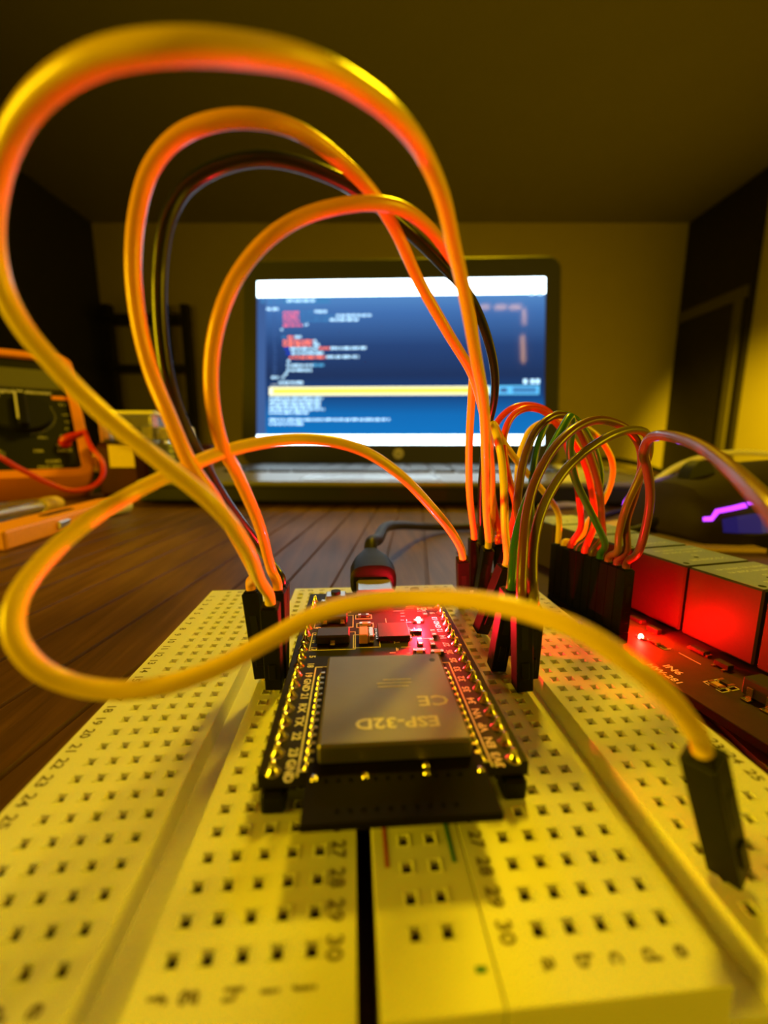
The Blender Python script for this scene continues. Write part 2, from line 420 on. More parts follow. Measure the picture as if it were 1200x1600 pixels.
mb.text('+', 2.2, RB @ Vector((2.6, 99.6, BT+.04)), (1, 0, 0), (0, 1, 0), M_redline, bold=.03)
mb.build('rail_lines', br, label='red and green printed rail lines')

# ================================================================== ESP32 DEVELOPMENT BOARD
EX, EY0, EY1 = 3.8, 37.6, 88.3; ZP = BT+2.5; ZT = ZP+1.6
LX, RX = -8.78, 16.38
es = thing('development_board', 'small black microcontroller board with silver shield can straddling both breadboards', 'circuit board', (EX, 62, BT))
mb = MB(); mb.box((EX, (EY0+EY1)/2, ZP+.8), (28.2, EY1-EY0, 1.6), M_pcb, ch=.12); mb.build('circuit_board', es)
for px_, nm in ((LX, 'left'), (RX, 'right')):
    mb = MB(); 
    for k in range(19): mb.box((px_, 38.1+PITCH_*k, BT+1.27), (2.5, 2.5, 2.45), M_black, ch=.35)
    mb.build('pin_header', es)
    mb = MB()
    for k in range(19):
        y = 38.1+PITCH_*k
        mb.lathe([(0, ZT+1.35), (.28, ZT+1.25), (.34, ZT+.7), (.62, ZT+.25), (.85, ZT+.02), (.85, ZT-.02)], M_solder, 14, Matrix.Translation((px_, y, 0)))
        mb.box((px_, y, (ZT+BT-2)/2), (.5, .5, ZT-BT+2), M_gold)
    mb.build('header_pins', es, smooth=True, label='gold header pins with shiny solder cones')
# rf module
mb = MB(); MY0, MY1 = 31.0, 56.5; ZM = ZT+.8
mb.box((EX, (MY0+MY1)/2, ZT+.42), (18, MY1-MY0, .8), M_ant, ch=.06)
zz = ZM+.03; xs0 = EX-7.2; pth = []
for i in range(6): pth += [(EX-7+i*2.4, 32.2), (EX-7+i*2.4, 35.6), (EX-5.8+i*2.4, 35.6), (EX-5.8+i*2.4, 32.2)]
for (xa_, ya_), (xb_, yb_) in zip(pth[:-1], pth[1:]):
    mb.box(((xa_+xb_)/2, (ya_+yb_)/2, ZM+.01), (abs(xa_-xb_)+.35, abs(ya_-yb_)+.35, .03), M_ant)
md_ = mb.build('antenna_board', es)
mb = MB()
for sgn in (-1, 1):
    for k in range(14):
        y = 38.4+1.27*k; mb.box((EX+sgn*8.75, y, ZT+.42), (.9, .75, .9), M_solder, ch=.2)
        mb.lathe([(0, .55), (.35, .45), (.6, 0)], M_solder, 10, Matrix.Translation((EX+sgn*9.2, y, ZT)) @ Matrix.Scale(.75, 4))
for x in (-8.2, -3.2, 2.9, 3.0, 8.4): mb.lathe([(0, .3), (.3, .2), (.4, 0)], M_solder, 10, Matrix.Translation((EX+x, 36.0 if x != 3.0 else 37.0, ZM)))
mb.build('solder_joint', es, smooth=True, label='row of bright solder joints along the module')['kind'] = 'stuff'
mb = MB(); cz0, cz1 = ZM, ZM+2.25; CY0, CY1 = 37.6, 55.4
mb.box((EX, (CY0+CY1)/2, (cz0+cz1)/2), (16.0, CY1-CY0, cz1-cz0), M_can, ch=.28)
mb.cyl((EX+6.6, CY1-2.0, cz1+.01), .42, .05, M_chip, 14)
sh = mb.build('shield_can', es, label='brushed silver metal shield can')
mb = MB(); z = cz1+.03
mb.text('ESP-32D', 2.35, (EX+.5, CY0+3.0, z), (-1, 0, 0), (0, -1, 0), M_etch, bold=.022, sx=1.12)
mb.text('CE', 2.6, (EX+5.1, CY0+6.6, z), (-1, 0, 0), (0, -1, 0), M_etch, bold=.01, sx=1.2)
for k, (w, x) in enumerate(((7, 0.6), (8, 0.8), (6.5, 1.2))):
    mb.box((EX+x, CY0+9.8+k*.75, z), (w*.55, .14, .02), M_etch)
mb.build('engraving', sh)
for dx, dy in ((0, 0),):
    pass
# silkscreen
mb = MB(); z = ZT+.03
LL = ['GND', '23', '22', 'TX', 'RX', '21', 'GND', '19', '18', '5', '17', '16', '4', '0', '2', '15', '8', '7', '6']
RL = ['3V3', 'EN', 'VP', 'VN', '34', '35', '32', '33', '25', '26', '27', '14', '12', 'GND', '13', '9', '10', '11', '5V']
for k in range(19):
    y = 38.1+PITCH_*k
    mb.text(LL[k], 1.35, (LX+1.72, y, z), (0, -1, 0), (1, 0, 0), M_silk, bold=.03)
    mb.text(RL[k], 1.35, (RX-1.72, y, z), (0, 1, 0), (-1, 0, 0), M_silk, bold=.03)
for sgn in (-1, 1):
    mb.box((EX+sgn*10.05, 47.5, z), (.2, 20.6, .03), M_silk)
    mb.box((EX+sgn*9.6, 38.0, z), (.9, .2, .03), M_silk)
mb.box((EX, 57.8, z), (20.2, .18, .03), M_silk)
def outline(cx, cy_, w, h, t_=.16):
    for s_ in (-1, 1):
        mb.box((cx, cy_+s_*h/2, z), (w+t_, t_, .03), M_silk); mb.box((cx+s_*w/2, cy_, z), (t_, h, .03), M_silk)
outline(-4.1, 66.0, 7.4, 6.2); outline(-4.3, 73.6, 7.0, 5.2); outline(1.5, 65.6, 4.4, 4.6)
outline(1.4, 71.6, 3.0, 1.7); outline(1.2, 75.3, 3.0, 1.7)
mb.text('BOOT', 1.6, (-3.4, 78.0, z), (-1, 0, 0), (0, -1, 0), M_silk, bold=.03)
mb.text('EN', 1.6, (13.0, 78.5, z), (-1, 0, 0), (0, -1, 0), M_silk, bold=.03)
for k in range(34):
    x = random.uniform(5, 14); y = random.uniform(60, 80); l = random.uniform(.6, 2.2)
    if random.random() < .5: mb.box((x, y, z), (l, .12, .02), M_silk)
    else: mb.box((x, y, z), (.12, l, .02), M_silk)
mb.build('silkscreen', es, label='white printed pin names and outlines')
for cx, cy_, w, d, h in ((-4.1, 66.2, 5.6, 3.4, 1.6), (-4.3, 73.8, 5.0, 2.6, 1.3)):
    mb = MB(); mb.box((cx, cy_, ZT+h/2+.05), (w, d, h), M_chip, ch=.25); ic = mb.build('regulator', es)
    mb = MB()
    for x in ((0,) if w > 5.2 else (-1.6, 1.6)): mb.box((cx+x, cy_-d/2-.45, ZT+.5), (.8, .9, .18), M_solder, ch=.05); mb.box((cx+x, cy_-d/2-.1, ZT+.7), (.7, .2, .6), M_solder)
    mb.box((cx, cy_+d/2+.4, ZT+.2), (2.6, .9, .3), M_solder)
    mb.build('lead', ic)
mb = MB(); mb.box((1.0, 66.0, ZT+.9), (1.5, 3.3, 1.7), M_tan, ch=.15); mb.box((2.3, 66.0, ZT+.8), (.9, 3.4, 1.5), M_solder, ch=.15); mb.build('tantalum_capacitor', es)
mb = MB(); mb.box((6.2, 67.8, ZT+.5), (5.4, 5.4, .9), M_chip, ch=.1); ic = mb.build('usb_chip', es)
mb = MB()
for k in range(7):
    for sgn in (-1, 1):
        mb.box((6.2+sgn*2.85, 65.9+k*.62, ZT+.12), (.5, .3, .2), M_solder); mb.box((4.35+k*.62, 67.8+sgn*2.85, ZT+.12), (.3, .5, .2), M_solder)
mb.build('chip_pads', ic)
for cx, cy_, rot in ((1.4, 71.6, 0), (1.2, 75.3, 0), (10.4, 64.0, 1), (12.3, 63.6, 1), (10.2, 68.0, 0), (13.2, 67.0, 1), (9.8, 61.2, 0), (12.6, 60.6, 0), (13.0, 75.5, 1)):
    mb = MB(); a = (.6, .8, .55); c0 = (1.0, .8, .5)
    for s_ in (-1, 1):
        q = (cx+s_*.75, cy_, ZT+.3) if not rot else (cx, cy_+s_*.75, ZT+.3); d_ = a if not rot else (a[1], a[0], a[2])
        mb.box(q, d_, M_solder, ch=.06)
    mb.box((cx, cy_, ZT+.3), c0 if not rot else (c0[1], c0[0], c0[2]), M_chip if random.random() < .6 else M_tan); mb.build('resistor', es)
for cx in (-4.4, 12.2):
    mb = MB(); mb.box((cx, 83.4, ZT+.9), (4.2, 3.2, 1.7), M_silver, ch=.2); mb.cyl((cx, 83.4, ZT+2.0), 1.0, .8, M_black, 16)
    for s_ in (-1, 1): mb.box((cx+s_*2.5, 83.4, ZT+.2), (1.0, 1.0, .3), M_solder)
    mb.build('push_button', es)
mb = MB(); mb.box((11.3, 72.0, ZT+.35), (1.9, .9, .6), M_solder, ch=.08)
mb.lathe([(0, 1.15), (.35, 1.05), (.52, .7), (.55, .2)], M_ledlit, 14, Matrix.Translation((11.3, 72.0, ZT)))
mb.build('power_led', es, smooth=True, label='glowing red power light')
light('POINT', 'board_led_light', (11.3, 71.6, ZT+2.6), .12, (1.0, .008, .02), .0006)
mb = MB(); UY0, UY1 = 82.4, 88.6; zc_ = ZT+1.45
prof = [(-3.9, .0), (-3.9, 2.3), (-3.5, 2.75), (3.5, 2.75), (3.9, 2.3), (3.9, .0), (3.2, -.02), (-3.2, -.02)]
mb.loft([[(EX+x, y, ZT+.05+z_) for x, z_ in prof] for y in (UY0, UY1)], M_port); mb.build('usb_socket', es)

# USB plug and its cable
t = thing('usb_cable', 'black usb cable plugged into the far end of the development board', 'cable', (EX, 96, 2))
mb = MB(); prof = [(-3.4, .3), (-3.4, 2.0), (-3.1, 2.35), (3.1, 2.35), (3.4, 2.0), (3.4, .3)]
mb.loft([[(EX+x, y, ZT+.12+z_) for x, z_ in prof] for y in (88.7, 93)], M_port); mb.build('plug_shell', t)
def rr_sec(w, h, y, zc0, n=24, p=3.0, dx=0):
    out = []
    for i in range(n):
        a = 2*math.pi*i/n; c_, s_ = math.cos(a), math.sin(a)
        out.append((EX+dx+w*math.copysign(abs(c_)**(2/p), c_), y, zc0+h*math.copysign(abs(s_)**(2/p), s_)))
    return out
mb = MB(); zc_ = ZT+1.5
mb.loft([rr_sec(4.6, 3.0, 90.6, zc_), rr_sec(5.3, 3.9, 91.2, zc_), rr_sec(5.4, 4.2, 97, zc_), rr_sec(4.6, 3.9, 101, zc_+.4), rr_sec(3.1, 3.0, 105, zc_+1.0), rr_sec(2.1, 2.1, 107.5, zc_+1.8)], M_black)
mb.build('plug_housing', t, smooth=True)
pe = Vector((EX, 107, zc_+1.7))
mb = MB(); mb.tube([pe, pe+Vector((.2, 4, 2.4)), P(590, 843, 122), P(601, 825, 142), P(625, 821, 172), P(665, 823, 203), P(700, 824, 213), P(780, 823, 213), P(870, 828, 203), P(960, 850, 178), P(1010, 838, 200)], 1.75, M_cabledark, 14, 8)
mb.build('cable', t, smooth=True)

# ================================================================== JUMPER WIRES
def housing(root, base, top, ang=0.0):
    """black 2.54 mm connector shell from its pin end to its wire end, with window and latch"""
    base = Vector(base); top = Vector(top); zd = (top-base).normalized(); L = (top-base).length
    xd = Vector((math.cos(ang), math.sin(ang), 0)); xd = (xd-zd*xd.dot(zd)).normalized(); yd = zd.cross(xd)
    M = frame(base, xd, yd, zd); w = 2.46
    mb = MB(); mb.box((0, 0, L/2), (w, w, L), M_black, M, ch=.10)
    mb.box((0, -w/2-.0, L*.62), (1.0, .12, 3.6), M_blackm, M)
    mb.box((0, -w/2-.12, L*.25), (1.1, .3, 2.6), M_black, M, ch=.08)
    mb.box((0, 0, L+.12), (1.9, 1.9, .25), M_black, M, ch=.05)
    mb.build('connector_housing', root)
    return M
def wire(label, m, ends, pts, r=.75, group='jumper wires', ends_pin=(True, True), sub=10):
    """ends: (base, top, angle) of each connector; pts: the path between the tops"""
    root = thing('jumper_wire', label, 'wire', ends[0][0], group)
    P0 = []
    for i, e in enumerate(ends):
        if e is None: continue
        housing(root, *e)
        zd = (Vector(e[1])-Vector(e[0])).normalized()
        if ends_pin[i]:
            mb = MB(); M = frame(e[0], zd.orthogonal().normalized(), zd.cross(zd.orthogonal().normalized()), zd)
            mb.box((0, 0, -1.2), (.6, .6, 3.0), M_gold, M); mb.build('pin', root)
    path = []
    if ends[0]:
        b0, t0 = Vector(ends[0][0]), Vector(ends[0][1]); z0 = (t0-b0).normalized(); path += [t0-z0*1.0, t0+z0*1.2]
    path += pts
    if ends[1]:
        b1, t1 = Vector(ends[1][0]), Vector(ends[1][1]); z1 = (t1-b1).normalized(); path += [t1+z1*1.2, t1-z1*1.0]
    mb = MB(); mb.tube(path, r, m, 14, sub); mb.build('insulation', root, smooth=True)
    return root
def hb(x, row, lift=.6): return (x, 25.4+PITCH_*(30-row), BT+lift)
def tp(base, px, py, L=14.0):
    """wire end of a connector of length L standing on base, leaning so that it heads for a view direction"""
    B = Vector(base); d = (RGT*((px-600)/F)+UPV*((800-py)/F)+FWD).normalized()
    # nearest point on the ray at distance L from the base, taking the solution closest to upright
    oc = CAM-B; bq = d.dot(oc); cq = oc.dot(oc)-L*L; disc = bq*bq-cq
    if disc < 0: p = CAM+d*(-bq); return B+(p-B).normalized()*L
    c1 = CAM+d*(-bq-math.sqrt(disc)); c2 = CAM+d*(-bq+math.sqrt(disc))
    up = lambda q: (q-B).normalized().z
    return c1 if up(c1) > up(c2) else c2
def PP(L): return [P(*q) for q in L]
# left cluster connectors
H1 = hb(-11.32, 17, .8); H2 = hb(-11.32, 15, .8); H3 = hb(-11.32, 13.9, .8); H4 = hb(-11.32, 12.8, .8)
H1 = (-12.6, 59.0, 9.8); H2 = (-13.9, 63.8, 9.8); H3 = (-11.4, 66.6, 9.8); H4 = (-11.4, 70.0, 9.8)
# right cluster connectors
B1 = (29.4, 98.5, 9.8); B1b = (31.8, 96.0, 9.8); B2 = (28.6, 91.0, 9.8); B0 = (23.9, 87.5, 9.8)
def up_(b_, dx=0, dy=0, L=14): v = Vector((dx, dy, 14)).normalized()*L; return Vector(b_)+v
H2 = (-14.9, 61.9, 9.8); H3 = (-12.35, 61.7, 9.8); H4 = (-12.7, 64.4, 9.8)
T1, T2, T3, T4 = up_(H1, .4, -2.6), up_(H2, -1.2, 0), up_(H3, .2, 0), up_(H4, .6, 0)
S0 = tp(B0, 723, 874); S1 = tp(B1, 741, 843); S1b = tp(B1b, 753, 850); S2 = tp(B2, 762, 857)

wire('thick yellow jumper wire in the tallest loop, rising out of the top left', WY, ((H1, T1, 0), (B2, S2, 0)),
     PP([(405, 905, 51), (382, 850, 43), (335, 790, 38), (265, 732, 36), (195, 676, 35), (130, 618, 34), (80, 565, 33), (35, 510, 32), (2, 445, 31), (-12, 370, 30), (-6, 290, 28.5), (22, 205, 26), (75, 138, 24), (160, 90, 22.5), (270, 73, 22), (380, 78, 23), (480, 98, 25), (560, 138, 28), (620, 185, 31), (662, 240, 35), (690, 305, 38), (708, 380, 42), (728, 470, 47), (744, 560, 52), (756, 630, 58), (759, 720, 67), (760, 800, 80)]))
wire('orange jumper wire in the outer orange loop, arching at upper left', WO, ((H2, T2, 0), (up_(B1b, 2.6, 2.4, 0.01), tp((31.9, 99.8, 9.8), 770, 838), 0)) if False else ((H2, T2, 0), ((30.6, 101.4, 9.8), tp((30.6, 101.4, 9.8), 766, 846), 0)),
     PP([(398, 900, 58), (380, 860, 52), (335, 780, 46), (297, 724, 44), (262, 645, 43), (238, 587, 43), (218, 510, 42), (208, 420, 41), (214, 335, 40), (236, 262, 39), (280, 212, 38), (345, 188, 37.5), (410, 188, 38), (470, 207, 40), (530, 250, 43), (580, 300, 46), (618, 360, 50), (655, 440, 55), (700, 520, 60), (738, 585, 66), (756, 650, 74), (767, 720, 84), (769, 790, 93)]))
wire('orange jumper wire in the smaller inner loop crossing the laptop screen', WO, ((H3, T3, 0), (B1, S1, 0)),
     PP([(424, 890, 63), (405, 820, 56), (370, 740, 50), (345, 690, 46), (331, 620, 44), (332, 550, 43), (348, 480, 42), (378, 420, 42), (425, 368, 42), (485, 334, 43), (560, 318, 44), (615, 322, 46), (655, 343, 49), (690, 380, 53), (718, 430, 58), (736, 490, 63), (741, 550, 69), (737, 620, 76), (733, 700, 84), (734, 775, 91)]))
wire('black jumper wire arching between the two orange loops', WB, ((H4, T4, 0), (B1b, S1b, 0)),
     PP([(424, 880, 68), (399, 846, 62), (350, 780, 55), (311, 712, 50), (280, 648, 47), (262, 590, 45), (251, 510, 44), (250, 420, 43), (262, 345, 42), (292, 292, 42), (340, 262, 42), (400, 248, 42), (455, 254, 43), (520, 277, 45), (580, 313, 48), (640, 363, 52), (690, 412, 56), (728, 455, 60), (756, 512, 66), (772, 575, 73), (772, 625, 80), (760, 680, 86), (752, 760, 92)]))
FB = (31.9, 28.2, 9.9); FT = tp(FB, 1098, 1178)
wire('pale yellow jumper wire sweeping across the foreground to the black connector at lower right', WY, ((B0, S0, 0), (FB, FT, .5)),
     PP([(705, 830, 72), (672, 790, 66), (625, 742, 60), (575, 708, 57), (530, 692, 55), (480, 686, 53), (420, 690, 50), (350, 706, 47), (280, 735, 44), (205, 772, 41), (130, 820, 37), (65, 880, 33.5), (28, 935, 31.5), (22, 990, 30.5), (55, 1040, 30.5), (110, 1068, 31), (180, 1079, 31.5), (260, 1070, 32), (340, 1042, 33), (420, 1000, 34), (490, 962, 34.5), (560, 941, 34), (640, 934, 33), (730, 937, 31), (820, 955, 29), (900, 984, 27.5), (975, 1030, 27), (1035, 1080, 28), (1080, 1135, 30)]))
# relay module frame
FA = Vector((72.0, 0, 81.4))
def relpt(v, u, z):
    """point on the relay module: v across the board to the right, u along it away from the camera"""
    a = math.radians(14); lat = 72.0+v*math.cos(a)-u*math.sin(a); zc = 81.4+v*math.sin(a)+u*math.cos(a)
    D = (zc-(CAMH-2.6)*sp)/cp
    return Vector((lat*cy+D*sy, D*cy-lat*sy, z))
r0 = relpt(0, 0, 0); ru = (relpt(0, 10, 0)-r0).normalized(); rv_ = Vector((ru.y, -ru.x, 0))
RMX = frame(r0, rv_, ru, Z0); ANG = math.atan2(rv_.y, rv_.x)
ZR = 2.6
def hpin(k):      # k = 0 at the far end of the module's ten pin header
    bs = RMX @ Vector((-16.9, 38.2-PITCH_*k, ZR+2.6)); return (bs, bs+Vector((0, 0, 14.0)), ANG)
def cpt(L): return [P(680+x/2.3077, 600+y/2.3077, z) for x, y, z in L]
G_ = 'wires'
C3 = (23.9, 74.6, 9.9); C3t = tp(C3, 789, 886)
wire('yellow jumper wire with a sharp bend, standing in the tilted connector beside the board', WY, ((C3, C3t, .1), hpin(0)),
     cpt([(252, 520, 77), (248, 380, 78), (238, 260, 80), (222, 190, 81), (208, 148, 83), (214, 150, 86), (240, 200, 89), (285, 265, 93), (330, 320, 97), (400, 400, 102), (445, 475, 108)]))
R1 = (34.2, 90.5, 9.9); R1t = tp(R1, 779, 850)
wire('red jumper wire, outermost and farthest of the two red arcs', WR, ((R1, R1t, 0), hpin(2)),
     cpt([(232, 540, 96), (212, 440, 96), (200, 330, 96), (200, 230, 96), (220, 145, 97), (270, 92, 97), (335, 76, 98), (400, 95, 98), (445, 150, 99), (480, 240, 100), (505, 330, 101), (520, 430, 102), (524, 520, 104)]))
R2 = (33.6, 87.2, 9.9); R2t = tp(R2, 796, 842)
wire('red jumper wire, inner and nearer of the two red arcs', WR, ((R2, R2t, 0), hpin(4)),
     cpt([(290, 440, 90), (270, 360, 90), (250, 260, 90), (250, 180, 90), (280, 115, 91), (330, 88, 92), (390, 98, 93), (445, 150, 94), (500, 210, 95), (540, 290, 97), (565, 390, 99), (575, 500, 101)]))
R3 = (36.6, 88.2, 9.9); R3t = tp(R3, 812, 845)
wire('yellow jumper wire in the low arc behind the brown and green wires', WY, ((R3, R3t, 0), hpin(1)),
     cpt([(300, 440, 94), (297, 330, 95), (310, 240, 96), (345, 165, 97), (400, 135, 98), (470, 132, 100), (540, 155, 102), (600, 205, 104), (638, 280, 106), (635, 350, 108), (605, 425, 109), (550, 500, 109), (515, 570, 109)]))
R4 = (26.4, 66.6, 9.9); R4t = tp(R4, 826, 925)
wire('dark brown jumper wire arching over the red wires', WN, ((R4, R4t, 0), hpin(5)),
     cpt([(352, 640, 69), (330, 560, 72), (298, 470, 75), (305, 350, 78), (330, 240, 80), (370, 160, 82), (430, 115, 84), (490, 125, 87), (530, 190, 89), (565, 280, 92), (592, 380, 94), (600, 480, 96), (602, 560, 98)]))
R5 = (22.6, 61.4, 9.9); R5t = tp(R5, 797, 922)
wire('green jumper wire with a bend at its top, crossing in front of the red wires', WG, ((R5, R5t, 0), hpin(6)),
     cpt([(278, 690, 64), (286, 590, 66), (310, 480, 68), (352, 370, 71), (405, 260, 74), (450, 175, 77), (488, 118, 80), (492, 160, 82), (486, 240, 84), (500, 330, 86), (540, 420, 89), (580, 500, 91), (612, 580, 93)]))
R6 = (24.6, 55.6, 9.9); R6t = tp(R6, 815, 938)
wire('mauve brown jumper wire in the wide arc in front of the green one', WP, ((R6, R6t, 0), hpin(8)),
     cpt([(312, 700, 60), (318, 590, 61), (328, 480, 63), (358, 360, 65), (415, 250, 67), (490, 170, 69), (570, 132, 72), (640, 138, 75), (705, 175, 78), (740, 235, 81), (742, 310, 83), (720, 400, 85), (690, 500, 87), (690, 600, 88)]))
R7 = (27.0, 59.2, 9.9); R7t = tp(R7, 833, 948)
wire('olive jumper wire arching nearest the relay module', WL, ((R7, R7t, 0), hpin(7)),
     cpt([(352, 720, 61), (352, 620, 62), (366, 520, 63), (405, 410, 65), (470, 310, 67), (560, 230, 70), (640, 183, 72), (715, 165, 75), (765, 185, 78), (770, 250, 80), (735, 340, 82), (690, 440, 84), (663, 540, 87), (658, 600, 88)]))
wire('mauve jumper wire running out of the picture over the mouse, thick and blurred', WP, (hpin(9), None),
     cpt([(735, 600, 79), (765, 490, 76), (775, 400, 74), (765, 310, 71), (752, 250, 68), (768, 203, 65), (800, 186, 61), (860, 190, 56), (930, 212, 51), (1010, 260, 45), (1080, 320, 40), (1150, 390, 35), (1230, 480, 31), (1320, 640, 28)]))
R8 = (37.6, 84.6, 9.9); R8t = tp(R8, 824, 868)
wire('thin dark green jumper wire half hidden behind the brown one', WG, ((R8, R8t, 0), hpin(3)),
     cpt([(345, 470, 96), (350, 330, 97), (380, 190, 98), (430, 112, 99), (500, 122, 100), (555, 190, 101), (588, 270, 102), (598, 350, 102), (575, 450, 102), (552, 550, 102)]))

# ================================================================== RELAY MODULE
rm = thing('relay_module', 'black eight channel relay module with a row of dark relays right of the breadboards', 'circuit board', RMX @ Vector((5, 25, 0)))
mb = MB(); mb.box((5, 27, ZR-.8), (50.8, 137, 1.6), M_pcb2, RMX, ch=.12); mb.build('circuit_board', rm)
mb = MB()
for v, u in ((-17, -38), (27, -38), (-17, 92), (27, 92)):
    mb = MB(); mb.cyl((v, u, .5), 2.2, 1.0, M_blackm, 16, M=RMX); mb.build('standoff', rm)
mb = MB(); mb.box((-16.9, 38.2-PITCH_*4.5, ZR+1.25), (2.5, PITCH_*10, 2.5), M_black, RMX, ch=.1)
for k in range(10): mb.box((-16.9, 38.2-PITCH_*k, ZR+3.5), (.6, .6, 5), M_gold, RMX)
mb.build('pin_header', rm)
RH = 15.6
for i in range(-3, 5):
    u0 = i*15.8
    mb = MB(); mb.box((9.4, u0+7.6, ZR+.3+RH/2), (18.8, 15.2, RH), M_relay, RMX, ch=.35); rl = mb.build('relay', rm)
    mb = MB(); mb.box((9.4, u0+7.6, ZR+.3+RH+.03), (18.1, 14.5, .1), M_relaysheen, RMX)
    for v, u in ((1.9, u0+1.7), (9.0, u0+5.2)): mb.cyl((v, u, ZR+.3+RH+.09), .65 if v < 3 else .5, .04, M_blackm, 14, M=RMX)
    z = ZR+.3+RH+.12
    for row, s_, txt in ((11.8, 1.7, '10A 250VAC 10A 125VAC'), (9.6, 1.7, '10A 30VDC 10A 28VDC'), (3.2, 1.9, 'SRD-05VDC-SL-C'), (6.6, 1.9, 'CE')):
        mb.text(txt, s_*.86, RMX @ Vector((10.2, u0+row, z)), rv_, ru, M_relayink, bold=.02, sx=.86)
    mb.build('relay_label', rl, label='top face coloured pale for reflected light, with pale printed ratings')
# channel parts: optocoupler, resistors, small indicator light, transistor
for i in range(-3, 5):
    u0 = i*15.8-2.0
    if i > 2: continue
    if not (9 < u0+2 < 41):
        mb = MB(); mb.box((-9.2, u0-7.2, ZR+1.9), (4.2, 6.4, 3.3), M_chip, RMX, ch=.3); oc = mb.build('optocoupler', rm)
        mb = MB()
        for k in (-1.5, 1.5):
            for s_ in (-1, 1):
                mb.box((-9.2+s_*2.5, u0-7.2+k, ZR+1.2), (.35, .95, 2.2), M_solder, RMX, ch=.06); mb.box((-9.2+s_*3.0, u0-7.2+k, ZR+.18), (1.2, 1.3, .25), M_solder, RMX, ch=.06)
        mb.build('optocoupler_legs', oc)
    for v in (-13.6, -11.4) if not (9 < u0 < 30) else (-10.8,):
        mb = MB()
        for s_ in (-1, 1): mb.box((v+.6, u0-1.2+s_*.95, ZR+.35), (1.25, .55, .6), M_solder, RMX, ch=.06)
        mb.box((v+.6, u0-1.2, ZR+.35), (1.2, 1.4, .5), M_tan if v < -12 else M_chip, RMX); mb.build('resistor', rm)
    mb = MB(); mb.box((-5.4, u0+3.4, ZR+.65), (1.5, 2.8, 1.1), M_chip, RMX, ch=.1)
    for k in (-.95, .95): mb.box((-6.6, u0+3.4+k, ZR+.2), (.9, .5, .25), M_solder, RMX)
    mb.box((-4.2, u0+3.4, ZR+.2), (.9, .5, .25), M_solder, RMX); mb.build('transistor', rm)
    mb = MB(); mb.box((-4.2, u0+9.2, ZR+.5), (1.7, 3.4, 1.0), M_chip, RMX, ch=.2)
    for s_ in (-1, 1): mb.box((-4.2, u0+9.2+s_*1.9, ZR+.3), (1.3, .6, .5), M_solder, RMX)
    mb.build('diode', rm)
LV, LU = -11.0, 15.3
mb = MB(); mb.box((LV, LU, ZR+.3), (.9, 2.1, .5), M_solder, RMX, ch=.06); mb.lathe([(0, 1.1), (.3, 1.0), (.5, .6), (.52, .1)], M_ledlit, 14, RMX @ Matrix.Translation((LV, LU, ZR)))
mb.build('status_led', rm, smooth=True, label='glowing red status light')
ll = RMX @ Vector((LV+.2, LU, ZR+1.6)); light('POINT', 'relay_led_light', ll, .11, (1.0, .002, .001), .0006)
mb = MB(); z = ZR+.03
mb.text('HW-281', 2.0, RMX @ Vector((-18.4, 2.6, z)), -ru, rv_, M_silk, bold=.02, sx=1.0)
mb.text('IN6', 2.3, RMX @ Vector((-15.5, 3.2, z)), -ru, rv_, M_silk, bold=.02, sx=1.0)
def seg(v0, u0, v1, u1, t_=.18):
    mb.box(((v0+v1)/2, (u0+u1)/2, z), (abs(v1-v0)+t_, abs(u1-u0)+t_, .03), M_silk, RMX)
for i in range(-3, 3):
    for v in (-14.1, -11.9):
        u0 = i*15.8-4.9
        if 8 < u0 < 26: continue
        for a_, b_ in ((u0, u0+1.0), (u0+2.4, u0+3.4)):
            seg(v+.2, a_, v+.2, b_); seg(v+2.0, a_, v+2.0, b_)
        seg(v+.2, u0, v+2.0, u0); seg(v+.2, u0+3.4, v+2.0, u0+3.4)
seg(-8.5, 3.5, -8.5, 8.0); seg(-10.2, 10, -8.6, 10); seg(-10.2, 10, -10.2, 11.2)
mb.build('silkscreen', rm, label='white printed text and outlines')
b = MB()
for i in range(-3, 5): b.box((24.6, i*15.8+7.6, ZR+5), (8.4, 15.2, 10), mat('terminal_blue', (.02, .08, .3), .4), RMX, ch=.3)
b.build('terminal_block', rm)

# ================================================================== LAPTOP
LA = YAW+math.radians(-3.7+1.2); 
lw, ld = 382.0, 215.0
c0 = P(605, 770, 300); c0.z = 0
lx = (RGT-FWD*0).copy(); ang_l = math.radians(2.2)
lx = (R0*math.cos(ang_l)-H0*math.sin(ang_l)).normalized(); ly = Vector((-lx.y, lx.x, 0))
LO = RM @ Vector((9.0, 289.0, 0)); LM = frame(LO, lx, ly, Z0)      # front edge centre
lp = thing('laptop', 'open black laptop showing program code, standing at the back of the table', 'laptop', LO)
mb = MB()
def rrect(w, d, r, n=6, cx=0, cy_=0):
    out = []
    for sx_, sy_, a0 in ((1, 1, 0), (-1, 1, 90), (-1, -1, 180), (1, -1, 270)):
        for k in range(n+1):
            a = math.radians(a0+90*k/n); out.append((cx+sx_*(w/2-r)+r*math.cos(a), cy_+sy_*(d/2-r)+r*math.sin(a)))
    return out
def plate(mb, w, d, r, z0, z1, mt, M, ch=1.5, cx=0, cy_=0):
    A = rrect(w-2*ch, d-2*ch, max(r-ch, .5), 6, cx, cy_); B = rrect(w, d, r, 6, cx, cy_)
    secs = [[(x, y, z0) for x, y in A], [(x, y, z0+ch) for x, y in B], [(x, y, z1-ch) for x, y in B], [(x, y, z1) for x, y in A]]
    mb.loft(secs, mt, M)
plate(mb, lw, ld, 12, 2.0, 15.0, mat('laptop_underside', (.014, .012, .011), .5, spec=.25), LM, 2.5, 0, ld/2); plate(mb, lw+1, ld+1, 12.5, 14.2, 18.0, M_laptopbase, LM, 1.6, 0, ld/2)
mb.build('base', lp, smooth=True)
mb = MB()
